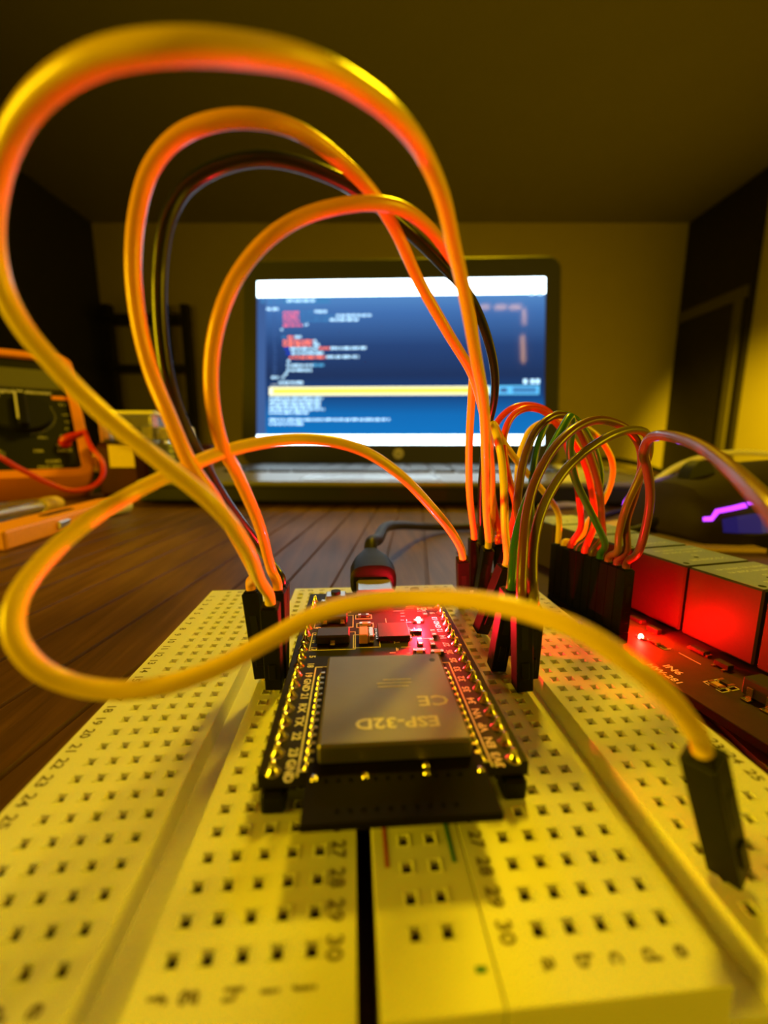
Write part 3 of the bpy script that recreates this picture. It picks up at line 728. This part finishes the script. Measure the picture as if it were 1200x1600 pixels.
for x in (-160, 160):
    for y in (22, ld-20): mb.cyl((x, y, 1.1), 7, 2.2, M_blackm, 16, M=LM)
mb.build('rubber_foot', lp)
mb = MB()
for r_ in range(6):
    n_ = 15; x0 = -160
    for k in range(n_):
        w_ = 19.0
        if r_ == 0 and 3 <= k <= 8: continue
        mb.box((x0+w_/2+k*21.4, 95+r_*18.6, 18.9), (w_, 16.2, 1.8), M_key, LM, ch=.6)
mb.box((x0+w_/2+5.5*21.4, 95, 18.9), (w_+5*21.4, 16.2, 1.8), M_key, LM, ch=.6)
mb.build('keyboard', lp)
mb = MB(); mb.box((-20, 45, 18.1), (105, 58, .5), mat('touchpad', (.25, .24, .22), .22, .2), LM, ch=.2); mb.build('touchpad', lp)
# lid
tilt = math.radians(9); lz = (Z0*math.cos(tilt)+ly*math.sin(tilt)).normalized(); ln = lx.cross(lz)   # ln points to the viewer's side negative
HG = LM @ Vector((0, ld-3, 17.0)); LD = frame(HG, lx, lz, -ln if (-ln).dot(ly) < 0 else ln)
zdir = Vector(LD.col[2][:3])
if zdir.dot(ly) > 0: zdir = -zdir
LD = Matrix.Translation(HG) @ Matrix((lx, lz, lx.cross(lz))).transposed().to_4x4()
# lx x lz points towards the viewer
lh = 248.0
mb = MB(); plate(mb, lw, lh, 16, -8.5, -1.2, M_laptop, LD, 2.2, 0, lh/2); ldm = mb.build('lid', lp, smooth=True)
mb = MB(); plate(mb, lw-6, lh-6, 13, -1.6, .2, M_bezel, LD, .5, 0, lh/2); mb.build('bezel', lp, smooth=True)
for x in (-110, 110):
    mb = MB(); mb.cyl((x, -1, -4), 5.5, 46, M_blackm, 18, M=LD, axis='x'); mb.build('hinge', lp, smooth=True)
SW, SH = 343.0, 196.0; SB = 25.0     # display size and its distance above the hinge
mb = MB()
mb.cyl((0, 14, .35), 6.2, .5, M_logo, 28, M=LD); o_ = LD @ Vector((0, 14, .65))
mb.text('hp', 7.0, o_, lx+lz*.15, lz, M_bezel, bold=.0); mb.build('logo', lp, smooth=False, label='round silver logo under the display')
def em(name, c, s=1.0):
    return mat('screen_'+name, (0, 0, 0), .25, emit=c, estr=s, noise=0)
def screen_bg_bloom():
    m = bpy.data.materials.new('screen_background_bloom'); m.use_nodes = True; nt = m.node_tree; b_ = nt.nodes['Principled BSDF']
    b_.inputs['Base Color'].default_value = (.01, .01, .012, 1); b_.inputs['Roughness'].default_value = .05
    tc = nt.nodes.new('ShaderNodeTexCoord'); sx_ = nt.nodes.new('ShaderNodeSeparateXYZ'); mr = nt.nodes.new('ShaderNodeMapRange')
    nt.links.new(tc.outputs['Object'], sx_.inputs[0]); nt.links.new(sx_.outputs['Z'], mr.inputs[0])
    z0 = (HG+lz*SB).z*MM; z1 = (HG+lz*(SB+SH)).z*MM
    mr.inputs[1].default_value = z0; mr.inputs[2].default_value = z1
    r = nt.nodes.new('ShaderNodeValToRGB'); e = r.color_ramp.elements  # ramp paints blue lens bloom into the navy screen's emission
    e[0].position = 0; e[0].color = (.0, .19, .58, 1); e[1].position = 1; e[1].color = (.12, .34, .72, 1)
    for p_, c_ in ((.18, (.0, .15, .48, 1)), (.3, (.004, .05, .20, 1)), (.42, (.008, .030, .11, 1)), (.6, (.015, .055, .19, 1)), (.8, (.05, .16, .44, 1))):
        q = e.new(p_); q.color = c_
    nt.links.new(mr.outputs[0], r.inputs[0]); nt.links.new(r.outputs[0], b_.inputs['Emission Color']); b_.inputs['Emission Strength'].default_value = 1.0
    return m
MS = screen_bg_bloom()
E_w = em('white', (.72, .90, 1.0), 7.0); E_y = em('yellow', (1.0, .84, .08), 1.3); E_yw = em('paleyellow', (1, 1, .65), 1.6); E_c = em('cyan', (.12, .55, .95), 1.2)
E_t = em('text', (.50, .80, 1.0), 1.9); E_r = em('redtext', (1.0, .20, .10), 1.9); E_p = em('pinktext', (.95, .14, .22), 1.6); E_d = em('dimtext', (.06, .25, .55), 1.0)
E_s = em('sidebar', (.05, .12, .33), 1.0); E_g = em('greytext', (.45, .55, .62), 1.0); E_b = em('bluetext', (.02, .05, .8), 1.0)
mb = MB()
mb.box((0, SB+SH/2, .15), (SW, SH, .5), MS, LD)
lay = [0.45]
def ui(x0, y0, x1, y1, mt, rnd=False):
    """rectangle in screen fractions, y from the top"""
    X0, X1 = -SW/2+x0*SW, -SW/2+x1*SW; Y0_, Y1_ = SB+SH*(1-y1), SB+SH*(1-y0)
    mb.box(((X0+X1)/2, (Y0_+Y1_)/2, lay[0]), (X1-X0, Y1_-Y0_, .08), mt, LD)
def cx_(x): return (x-60)/1018.0
def cyy(y): return (y-125)/590.0
def U(x0, y0, x1, y1, mt): ui(cx_(x0), cyy(y0), cx_(x1), cyy(y1), mt)
U(60, 190, 92, 680, E_s)
lay[0] = .55
U(60, 125, 1078, 182, E_w); U(60, 682, 1078, 715, E_w)
U(105, 508, 885, 538, E_yw); U(885, 506, 1060, 538, E_c)
lay[0] = .65
U(118, 513, 880, 532, E_y); U(925, 515, 950, 530, E_s); U(968, 512, 1050, 532, E_d)
U(78, 145, 84, 151, E_s)
for x0, w in ((92, 44), (140, 40)): U(x0, 145, x0+w*.8, 149, E_g)
for x0 in (75, 105, 128, 160, 205, 235): U(x0, 166, x0+17, 170, E_g)
for x0 in (75, 103, 130): U(x0, 192, x0+12, 204, E_d)
U(155, 188, 322, 208, E_d); lay[0] = .75; 
def words(x0, x1, y, mt, h=9):
    x = x0
    while x < x1-3:
        w = random.choice((9, 12, 16, 22, 28)); w = min(w, x1-x)
        xx = x
        while xx < x+w-1:
            cw = random.choice((3.2, 3.8, 4.4)); cw = min(cw, x+w-xx); U(xx, y-h/2+random.choice((0, 0, 1.6)), xx+cw*.8, y+h/2-random.choice((0, 0, 1.6)), mt); xx += cw
        x += w+4.5
words(168, 275, 197, E_t); words(95, 140, 226, E_t)
for y, x0 in ((238, 222), (250, 222)): pass
for y, a_, b_, c_ in ((240, 155, 212, 316), (255, 155, 212, 470), (270, 155, 212, 424), (285, 155, 222, 245)):
    words(a_, b_, y, E_p); words(b_+8, (b_+c_)/2, y-1, E_d if c_ > 300 else E_t); words((b_+c_)/2+4, c_, y-3, E_t)
words(146, 154, 300, E_t); words(150, 168, 328, E_d); words(172, 196, 328, E_r); words(198, 220, 327, E_t)
words(155, 262, 343, E_r); words(264, 280, 343, E_t); words(155, 262, 356, E_r); words(265, 285, 356, E_t)
words(160, 178, 370, E_b); words(180, 280, 370, E_t); words(285, 322, 369, E_r); words(326, 460, 369, E_t)
words(165, 182, 386, E_b); words(185, 302, 386, E_t); words(178, 308, 401, E_r); words(310, 426, 400, E_t)
words(170, 180, 414, E_t); words(168, 262, 430, E_t); words(264, 302, 429, E_c); words(168, 262, 447, E_t)
words(160, 170, 460, E_t); words(150, 160, 473, E_t); words(113, 138, 473, E_t); words(140, 228, 491, E_t); words(112, 225, 500, E_g, 6)
for k in range(20): words(118, 132, 240+k*11.6, E_s, 6)
for k, x1 in enumerate((298, 290, 296, 306, 246)): words(106, x1, 549+k*13, E_t)
words(106, 542, 626, E_t); words(106, 228, 641, E_t)
for x0 in (1005, 1030, 1048): U(x0, 484, x0+13, 500, E_t)
for x0 in (1022, 1050): U(x0, 175, x0+16, 188, E_t)
for x0 in (985, 1018, 1045): U(x0, 129+14, x0+12, 131+14, E_g)
for x0 in (300, 330, 356, 380, 402, 430, 540, 700): U(x0, 692, x0+10, 704, E_g if x0 % 20 else E_c)
mb.build('display', lp, label='lit display with code window, yellow message bar and white bars')

# glowing lamps of the room behind the camera, mirrored in the glossy display
dn = lx.cross(lz)
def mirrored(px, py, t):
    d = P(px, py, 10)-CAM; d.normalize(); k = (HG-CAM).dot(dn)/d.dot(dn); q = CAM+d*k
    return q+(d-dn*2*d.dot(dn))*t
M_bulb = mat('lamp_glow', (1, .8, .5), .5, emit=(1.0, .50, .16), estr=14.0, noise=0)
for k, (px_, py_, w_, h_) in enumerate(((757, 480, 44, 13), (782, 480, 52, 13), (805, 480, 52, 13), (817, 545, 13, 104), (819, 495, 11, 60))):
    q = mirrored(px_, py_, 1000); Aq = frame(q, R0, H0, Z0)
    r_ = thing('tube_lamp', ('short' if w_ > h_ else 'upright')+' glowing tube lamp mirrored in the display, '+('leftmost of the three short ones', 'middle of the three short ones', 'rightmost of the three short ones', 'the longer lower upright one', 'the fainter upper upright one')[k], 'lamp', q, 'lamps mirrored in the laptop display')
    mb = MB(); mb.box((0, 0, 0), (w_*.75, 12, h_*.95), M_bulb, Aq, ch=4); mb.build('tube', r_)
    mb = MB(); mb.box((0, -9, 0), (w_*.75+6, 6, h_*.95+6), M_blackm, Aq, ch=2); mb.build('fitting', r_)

# ================================================================== MULTIMETER with red lead
ctr = P(42, 690, 318); ctr.z = 0
away = Vector((ctr.x, ctr.y, 0)).normalized(); mxr = Vector((away.y, -away.x, 0))
lean = math.radians(42); myu = Z0*math.cos(lean)+away*math.sin(lean); mzn = mxr.cross(myu)
if mzn.dot(away) > 0: mzn = -mzn
MO = CAM.copy(); MO = away*(ctr.length-8); MO = Vector((MO.x, MO.y, 17.5)); MM_ = Matrix.Translation(MO) @ Matrix((mxr, myu, mxr.cross(myu))).transposed().to_4x4()
mt_ = thing('multimeter', 'black digital multimeter in an orange rubber holster at the left edge', 'multimeter', (MO.x, MO.y, 0))
mw, mh = 74, 138
mb = MB()
def ring(mb, w, h, r, bw, z0, z1, mt, M, cx=0, cy_=0):
    A = rrect(w, h, r, 6, cx, cy_); B = rrect(w-2*bw, h-2*bw, max(r-bw, 1), 6, cx, cy_); n = len(A)
    c1 = rrect(w-2, h-2, max(r-1, 1), 6, cx, cy_)
    vs = [(x, y, z0) for x, y in A]+[(x, y, z1-1.2) for x, y in A]+[(x, y, z1) for x, y in c1]+[(x, y, z1) for x, y in B]+[(x, y, z0+2) for x, y in B]
    fs = []
    for k in range(4):
        for i in range(n): fs.append((k*n+i, k*n+(i+1) % n, (k+1)*n+(i+1) % n, (k+1)*n+i))
    mb.add(vs, fs, mt, M)
ring(mb, mw+6, mh+6, 12, 8, -26, 5, M_orange, MM_, 0, mh/2)
plate(mb, mw+5, mh+5, 11, -26, -22, M_orange, MM_, 1, 0, mh/2)
mb.box((0, 2, -10), (mw-8, 8, 24), M_orange, MM_, ch=2)
mb.build('holster', mt_, smooth=True)
mb = MB(); plate(mb, mw-3, mh-3, 6, -22, 2, M_meterface, MM_, 1, 0, mh/2); mb.build('meter_body', mt_, smooth=True)
mb = MB(); mb.box((0, 108, 2.1), (56, 24, .8), M_meterlcd, MM_, ch=.2); mb.build('meter_display', mt_)
mb = MB(); mb.cyl((0, 64, 4.5), 19, 6, M_blackm, 40, M=MM_); mb.box((0, 64, 9.5), (7, 36, 5), M_black, MM_, ch=1.2)
mb.box((-3.2, 66, 12.1), (1.2, 30, .25), M_meterink, MM_); mb.build('range_knob', mt_, smooth=True)
mb = MB(); N3 = Vector(MM_.col[2][:3])
def mtext(tx, s_, x, y, m_=None, **k): mb.text(tx, s_, MM_ @ Vector((x, y, 2.25)), mxr, myu, m_ or M_meterink, **k)
mtext('Digital Multimeter', 5.2, 2, 91.5, bold=.02); mtext('CE', 6.5, -17, 84, bold=.02)
mtext('INPUT', 3.4, 23, 26); mtext('VmA', 3.8, 22, 31.5); mtext('10A', 4, 6, 26); mtext('COM', 4, 14, 15); mtext('V~', 4.5, 27, 78); mtext('200', 3.2, -20, 74); mtext('OFF', 3.4, 0, 88, sx=.8)
mtext('MAX 500V', 3.4, 12, 9.5); mtext('CAT II', 3.2, 12, 5.6); mtext('hFE', 3.6, -18, 26); mtext('1000', 2.8, 28, 66); mtext('200', 2.8, 28.5, 58); mtext('20', 2.8, 27, 50); mtext('2000', 2.8, 24, 42); mtext('200m', 2.8, 10, 40)
for k in range(26):
    a = math.radians(28+k*5.2); mb.box((20.6*math.cos(a), 64+20.6*math.sin(a), 2.2), (1.8, 1.8, .15), M_meterink, MM_)
for k in range(20):
    a = math.radians(-80+k*5.2)
    mb.box((20.6*math.cos(a), 64+20.6*math.sin(a), 2.2), (.5, .5, .15), M_meterink, MM_)
mb.box((27, 86, 2.2), (13, 4.2, .2), M_orange, MM_); mb.box((-28, 86, 2.2), (13, 4.2, .2), M_orange, MM_); mb.box((-18, 22, 2.2), (9, 7, .15), M_silver, MM_)
mb.build('face_print', mt_, label='pale and orange printed scale')
mb = MB(); mb.cyl((0, 0, 0), .1, .1, M_blackm)  # placeholder pivot pin of the rear stand
mb = MB(); mb.box((0, 96, -30), (50, 3, 9), M_orange, MM_, ch=1); 
s_top = MM_ @ Vector((0, 100, -27)); foot = Vector((s_top.x, s_top.y, 0))+away*26
mb.tube([s_top, foot+Z0*1.2], 3.5, M_orange, 10, 4); mb.build('rear_stand', mt_)
# lead
js = MM_ @ Vector((24, 34, 2.3)); nn = (mxr.cross(myu)).normalized()
t = thing('test_lead', 'red test lead plugged into the multimeter and looping beside it', 'cable', (js.x, js.y, 0))
mb = MB(); dirp = (nn*.55+mxr*.85).normalized()
a0 = js+nn*4.5
mb.tube([js-nn*.5, js+nn*3, a0+dirp*3, a0+dirp*9, a0+dirp*17], lambda q: 4.4-2.2*q, M_redplastic, 16, 6); mb.build('plug', t, smooth=True)
mb = MB(); st = a0+dirp*16
mb.tube([st, P(145, 702, 290), P(160, 722, 287), P(160, 745, 282), P(145, 760, 278), P(110, 766, 268), P(70, 752, 258), P(30, 732, 248), P(-20, 708, 236), P(-90, 720, 225)], 1.55, M_redplastic, 12, 8)
mb.build('cable', t, smooth=True)
mb = MB(); q0 = G(-30, 782, 2); q1 = G(46, 775, 2); q2 = G(60, 770, 2)
t = tag(mb and (mb.tube([G(-90, 790, 1.6), q0, q1], 1.5, M_redplastic, 10, 6) or mb).build('test_probe', smooth=True), 'short red cable end lying flat under the multimeter', 'cable')

# ================================================================== UTILITY KNIFE, CLEAR TUBE, CAPPED PEN
k0_, k1_ = G(-25, 848, 4), G(178, 790, 4); kx = (k1_-k0_); kL = kx.length; kx.normalize(); ky = Vector((-kx.y, kx.x, 0)); KM = frame(Vector((k0_.x, k0_.y, 0)), kx, ky, Z0)
t = thing('utility_knife', 'orange snap off utility knife lying on the table at left', 'knife', (k0_.x, k0_.y, 0))
mb = MB()
ww = 17.0
poly = [(0, -ww/2), (kL*.9, -ww/2), (kL, -ww/2+5), (kL, ww/2-3), (kL*.97, ww/2), (0, ww/2)]
mb.prism(poly, .1, 9.0, M_knife, KM); mb.build('handle', t, bevel=1.2)
mb = MB(); mb.prism(rrect(24, 4.6, 2.2, 5, kL*.46, 0), 8.7, 9.25, M_blackm, KM); mb.build('slot', t)
mb = MB(); mb.box((kL*.36, -ww/2-.6, 4.6), (9, 2.0, 4.0), M_silver, KM, ch=.6); mb.build('slider', t)
mb = MB(); g0, g1 = G(-20, 806, 9), G(104, 783, 9); gx = (g1-g0).normalized(); gL = (g1-g0).length
gy = Vector((-gx.y, gx.x, 0)); off = gy*14
# tube on the table behind the knife
GM = frame(Vector((g0.x, g0.y, 6.2))+off*1.0, gx, gy, Z0)
t = thing('screwdriver', 'clear handled screwdriver lying behind the orange knife', 'screwdriver', (g0.x+off.x, g0.y+off.y, 0))
prof = [(0, -2), (5.2, 0), (6.0, 4), (5.6, gL*.35), (6.0, gL*.6), (5.4, gL-6), (3.8, gL-2), (3.6, gL)]
mb = MB(); LX_ = frame(GM.translation, gy, Z0, gx); mb.lathe(prof, M_glass, 12, LX_); mb.build('handle', t, smooth=True)
mb = MB(); mb.lathe([(0, gL-4), (4.6, gL-3.5), (5.2, gL+2), (4.8, gL+9), (3.0, gL+12), (0, gL+12.5)], M_yellowlabel, 20, LX_); mb.build('end_cap', t, smooth=True)
mb = MB(); mb.lathe([(0, 6), (1.6, 6), (1.6, gL-5), (0, gL-5)], M_silver, 12, LX_); mb.build('shaft', t, smooth=True)
p0, p1 = G(110, 806, 5), G(197, 789, 5); pd = (p1-p0).normalized(); PLn = (p1-p0).length; PMx = frame(Vector((p0.x, p0.y, 4.9))-Vector((-pd.y, pd.x, 0))*1.0, Vector((-pd.y, pd.x, 0)), Z0, pd)
t = thing('marker_pen', 'grey pen with white cap on the table at the tip of the orange knife', 'pen', (p0.x, p0.y, 0))
mb = MB(); mb.lathe([(0, 0), (3.6, .2), (3.9, 3), (3.9, PLn*.55)], M_laptopbase, 20, PMx); mb.build('barrel', t, smooth=True)
mb = MB(); mb.lathe([(3.9, PLn*.5), (4.6, PLn*.52), (4.7, PLn-1), (4.0, PLn), (0, PLn+.1)], M_white, 20, PMx); mb.build('cap', t, smooth=True)

# ================================================================== THINGS LEFT OF THE LAPTOP
def at(px, py, zc): q = P(px, py, zc); return Vector((q.x, q.y, 0))
def upbox(name, px, zc, w, d, z0, h, mt, label, cat, ch=1.5, rot=0):
    c = at(px, 720, zc); A = frame((c.x, c.y, z0), RM.to_3x3() @ Vector((math.cos(rot), math.sin(rot), 0)), RM.to_3x3() @ Vector((-math.sin(rot), math.cos(rot), 0)), Z0)
    mb = MB(); mb.box((0, 0, h/2), (w, d, h), mt, A, ch=ch); return mb, A
mb, A = upbox('motor_housing', 203, 352, 40, 34, 0, 46, M_brown, '', '')
t = thing('coil_transformer', 'dark reddish brown block with a yellow label under the clear box', 'transformer', A.translation)
mb = MB(); mb.box((0, 0, 22.4), (37, 34, 44.6), M_brown, A, ch=4); mb.build('block', t)
mb = MB(); mb.box((4, -17.1, 34), (20, .5, 18), M_yellowlabel, A); mb.build('paper_label', t, label='yellow paper label')
c = at(258, 720, 362)
t = thing('battery_cell', 'dark grey ribbed cylinder standing between the brown block and the red spool', 'cylinder', c)
mb = MB(); pf = [(0, .2)]
for k in range(9): pf += [(16.5, .2+k*4.9), (17.0, 1.2+k*4.9), (17.0, 4.0+k*4.9), (16.5, 4.9+k*4.9)]
pf += [(0, 44.3)]
mb.lathe(pf, M_steelband, 30, Matrix.Translation(c)); mb.build('ribbed_body', t, smooth=True)
mb = MB(); mb.cyl((c.x, c.y, 44.9), 6, 1.3, M_silver, 20); mb.build('terminal', t)
c = at(308, 720, 372)
t = thing('wire_spool', 'dull reddish wire spool standing beside the left side of the laptop', 'spool', c)
mb = MB(); mb.lathe([(0, .2), (15, .2), (15, 3), (13, 4)], M_brown, 28, Matrix.Translation(c)); mb.lathe([(13, 38), (15, 39), (15, 43), (0, 43)], M_brown, 28, Matrix.Translation(c)); mb.build('flanges', t, smooth=True)
mb = MB(); mb.lathe([(12.6, 3.5), (13.2, 12), (13.2, 30), (12.6, 38.5)], mat('copper_winding', (.35, .10, .05), .45, .4, noise=.3, nscale=400), 28, Matrix.Translation(c)); mb.build('winding', t, smooth=True)
# clear plastic box on top
c = at(212, 655, 352); A = frame((c.x, c.y, 45.2), R0, H0, Z0)
t = thing('clear_case', 'small clear plastic case lying on top of the brown block', 'box', (c.x, c.y, 45.2))
mb = MB()
cw_, cd_, chh = 44, 30, 24
for q, d_ in (((0, 0, 1), (cw_, cd_, 2)), ((-cw_/2+1, 0, chh/2), (2, cd_, chh-4)), ((cw_/2-1, 0, chh/2), (2, cd_, chh-4)), ((0, -cd_/2+1, chh/2), (cw_-4, 2, chh-4)), ((0, cd_/2-1, chh/2), (cw_-4, 2, chh-4))):
    mb.box(q, d_, M_glass, A, ch=.3)
mb.build('tray', t)
mb = MB(); mb.box((0, 0, chh-.6), (cw_+6, cd_+3, 2.6), mat('frosted_lid', (.9, .82, .5), .35, noise=.1), A, ch=.6); mb.build('case_lid', t)
mb = MB(); mb.lathe([(0, 2.1), (9, 2.1), (9, 10), (7, 12), (0, 12)], M_blackm, 24, A); ob = mb.build('thread_spool', smooth=True); tag(ob, 'small dark round piece inside the clear case', 'part')
mb, A2 = upbox('', 262, 372, 34, 26, 44.8, 9, M_glass, '', '')
ob = mb
c = at(262, 655, 362); A2 = frame((c.x, c.y, 45.8), R0, H0, Z0)
mb = MB(); mb.box((2, 0, 6), (30, 26, 12), mat('frosted_lid', (.85, .75, .45)), A2, ch=1.5); ob = mb.build('pill_box', bevel=.4); tag(ob, 'pale frosted box lying on the dark grey cylinder', 'box')
# yellow block behind the multimeter
c = at(148, 720, 385); A3 = frame((c.x, c.y, 0), R0, H0, Z0)
mb = MB(); mb.box((0, 0, 9), (44, 30, 18), M_blackm, A3, ch=1); mb.build('box_tray', None)
bx = bpy.data.objects['box_tray']; tag(bx, 'low dark box behind the multimeter under the yellow block', 'box')
mb = MB(); mb.box((0, 0, 25.7), (40, 24, 15), M_yellowlabel, A3, ch=1); ob = mb.build('sticky_note_block'); tag(ob, 'yellow block of notes on the low dark box beside the multimeter', 'block')

# ================================================================== MOUSE and cables on the right
mc = at(1172, 800, 215); ma = math.radians(-74)
MR = RM.to_3x3(); mfx = MR @ Vector((math.cos(ma), math.sin(ma), 0)); mfy = Vector((-mfx.y, mfx.x, 0)); MZ = frame((mc.x, mc.y, 0), mfx, mfy, Z0)
t = thing('computer_mouse', 'black gaming mouse with a glowing purple strip behind the relays', 'mouse', mc)
# long axis along local y (nose at -y toward the laptop side), width along x
mb = MB(); secs = []
for k, (y, w, h, zb) in enumerate(((-62, 17, 17, 5), (-58, 24, 25, 2), (-45, 30, 28, .8), (-25, 33, 32, .6), (0, 33, 35, .6), (22, 34, 36, .6), (42, 31, 31, .6), (56, 22, 22, 1), (62, 10, 12, 4))):
    s_ = [(-w*.86, y, zb), (-w, y, zb+h*.22), (-w*.94, y, zb+h*.5), (-w*.80, y, zb+h*.74), (-w*.55, y, zb+h*.93), (-w*.2, y, zb+h), (w*.2, y, zb+h), (w*.55, y, zb+h*.93), (w*.80, y, zb+h*.74), (w*.94, y, zb+h*.5), (w, y, zb+h*.22), (w*.86, y, zb)]
    secs.append(s_)
mb.loft(secs, M_mouse, MZ); mb.build('shell', t, smooth=True)
SS = secs
def sidept(sec, q, out=.5, s=-1):
    """a point on the flank of section number sec at height fraction q"""
    i = int(sec); f_ = sec-i; i2 = min(i+1, len(SS)-1)
    def on(S): 
        a_ = S[1:6]; 
        p_ = q*(len(a_)-1); j = min(int(p_), len(a_)-2); g_ = p_-j
        return Vector(a_[j]).lerp(Vector(a_[j+1]), g_)
    v = on(SS[i]).lerp(on(SS[i2]), f_)
    return Vector((v.x-out if s < 0 else -(v.x-out), v.y, v.z+out*.4))
def strip(mb, pts, wd, mt, s, nq=4):
    n = len(pts); m = nq+1; vs = []
    for out in (.3, 1.1):
        for (sec, q) in pts: vs += [sidept(sec, max(.02, q-wd+2*wd*k/nq), out, s) for k in range(m)]
    fs = []; o = n*m
    for i in range(n-1):
        for k in range(nq):
            a = i*m+k; fs += [(a, a+1, a+m+1, a+m), (o+a, o+a+m, o+a+m+1, o+a+1)]
        fs += [(i*m, (i+1)*m, o+(i+1)*m, o+i*m), (i*m+nq, o+i*m+nq, o+(i+1)*m+nq, (i+1)*m+nq)]
    for k in range(nq): fs += [(k, o+k, o+k+1, k+1), ((n-1)*m+k, (n-1)*m+k+1, o+(n-1)*m+k+1, o+(n-1)*m+k)]
    mb.add(vs, fs, mt, MZ)
for s in (-1, 1):
    mb = MB(); strip(mb, [(.55, .20), (.9, .21), (1.15, .33), (1.6, .37), (2.0, .41)], .035, M_purple, s); mb.build('light_strip', t, label='glowing purple strip')
    mb = MB(); strip(mb, [(2.1, .43), (2.7, .46), (3.3, .48)], .025, M_purple, s); mb.build('light_strip', t, label='glowing purple strip')
    mb = MB(); strip(mb, [(1.25, .08), (1.6, .12), (2.2, .15), (3.0, .17), (4.2, .20), (5.4, .20), (6.4, .18)], .13, M_bluegl, s); mb.build('side_panel', t, label='dim blue lit side panel')
mb = MB(); mb.cyl((0, -40, 29), 8, 6, M_blackm, 24, M=MZ, axis='x'); mb.build('scroll_wheel', t, smooth=True)
light('POINT', 'mouse_glow_light', MZ @ Vector((-52, -5, 30)), .010, (.25, .05, 1.0), .004)
nose = MZ @ Vector((0, -61, 9))
t_c = []
mb = MB(); mb.tube([nose, MZ @ Vector((-3, -72, 4)), MZ @ Vector((-22, -84, 2.5)), P(1042, 778, 275), P(1062, 765, 330), P(1075, 755, 400)], 1.8, M_cabledark, 12, 8)
ob = mb.build('mouse_cord', t, smooth=True)
def cable(name, pts, r, m, label):
    mb = MB(); mb.tube(pts, r, m, 12, 8); ob = mb.build(name, smooth=True); tag(ob, label, 'cable', 'loose cables right of the laptop'); return ob
cable('power_cable', PP([(900, 800, 285), (960, 782, 300), (1015, 757, 320), (1060, 728, 335), (1105, 713, 345), (1160, 707, 345), (1240, 716, 330), (1330, 745, 300)]), 2.2, M_cablelight, 'pale cable arching over the mouse out of the picture')
cable('power_cable', [G(845, 793, 2.4), G(885, 789, 2.4), G(930, 786, 2.6), P(1012, 772, 340), P(1052, 757, 390)], 2.3, M_cablelight, 'pale cable lying along the front corner of the laptop')
cable('charger_cable', PP([(1000, 748, 420), (1060, 745, 410), (1110, 738, 400), (1160, 742, 380), (1230, 752, 360)]), 2.6, M_cabledark, 'dark cable lying behind the mouse')
cable('charger_cable', PP([(880, 722, 505), (930, 716, 500), (985, 722, 490), (1040, 738, 470), (1090, 748, 450)]), 2.8, M_cabledark, 'dark cable looping behind the right corner of the laptop')
cable('network_cable', PP([(870, 735, 500), (930, 732, 490), (990, 741, 470), (1030, 750, 450)]), 2.4, mat('cable_olive', (.3, .25, .1), .5), 'olive cable beside the keyboard corner of the laptop')
A4 = frame(at(1010, 830, 208), TX, TY, Z0)
mb = MB(); mb.box((4, -2, 1.0), (54, 62, 1.8), M_card, A4, ch=.2); ob = mb.build('cardboard_sheet'); tag(ob, 'tan cardboard sheet lying on the table behind the relays', 'cardboard')
# cable bundle clip near the mouse
# tidy helper properties
for o in bpy.data.objects:
    if '_o' in o: del o['_o']
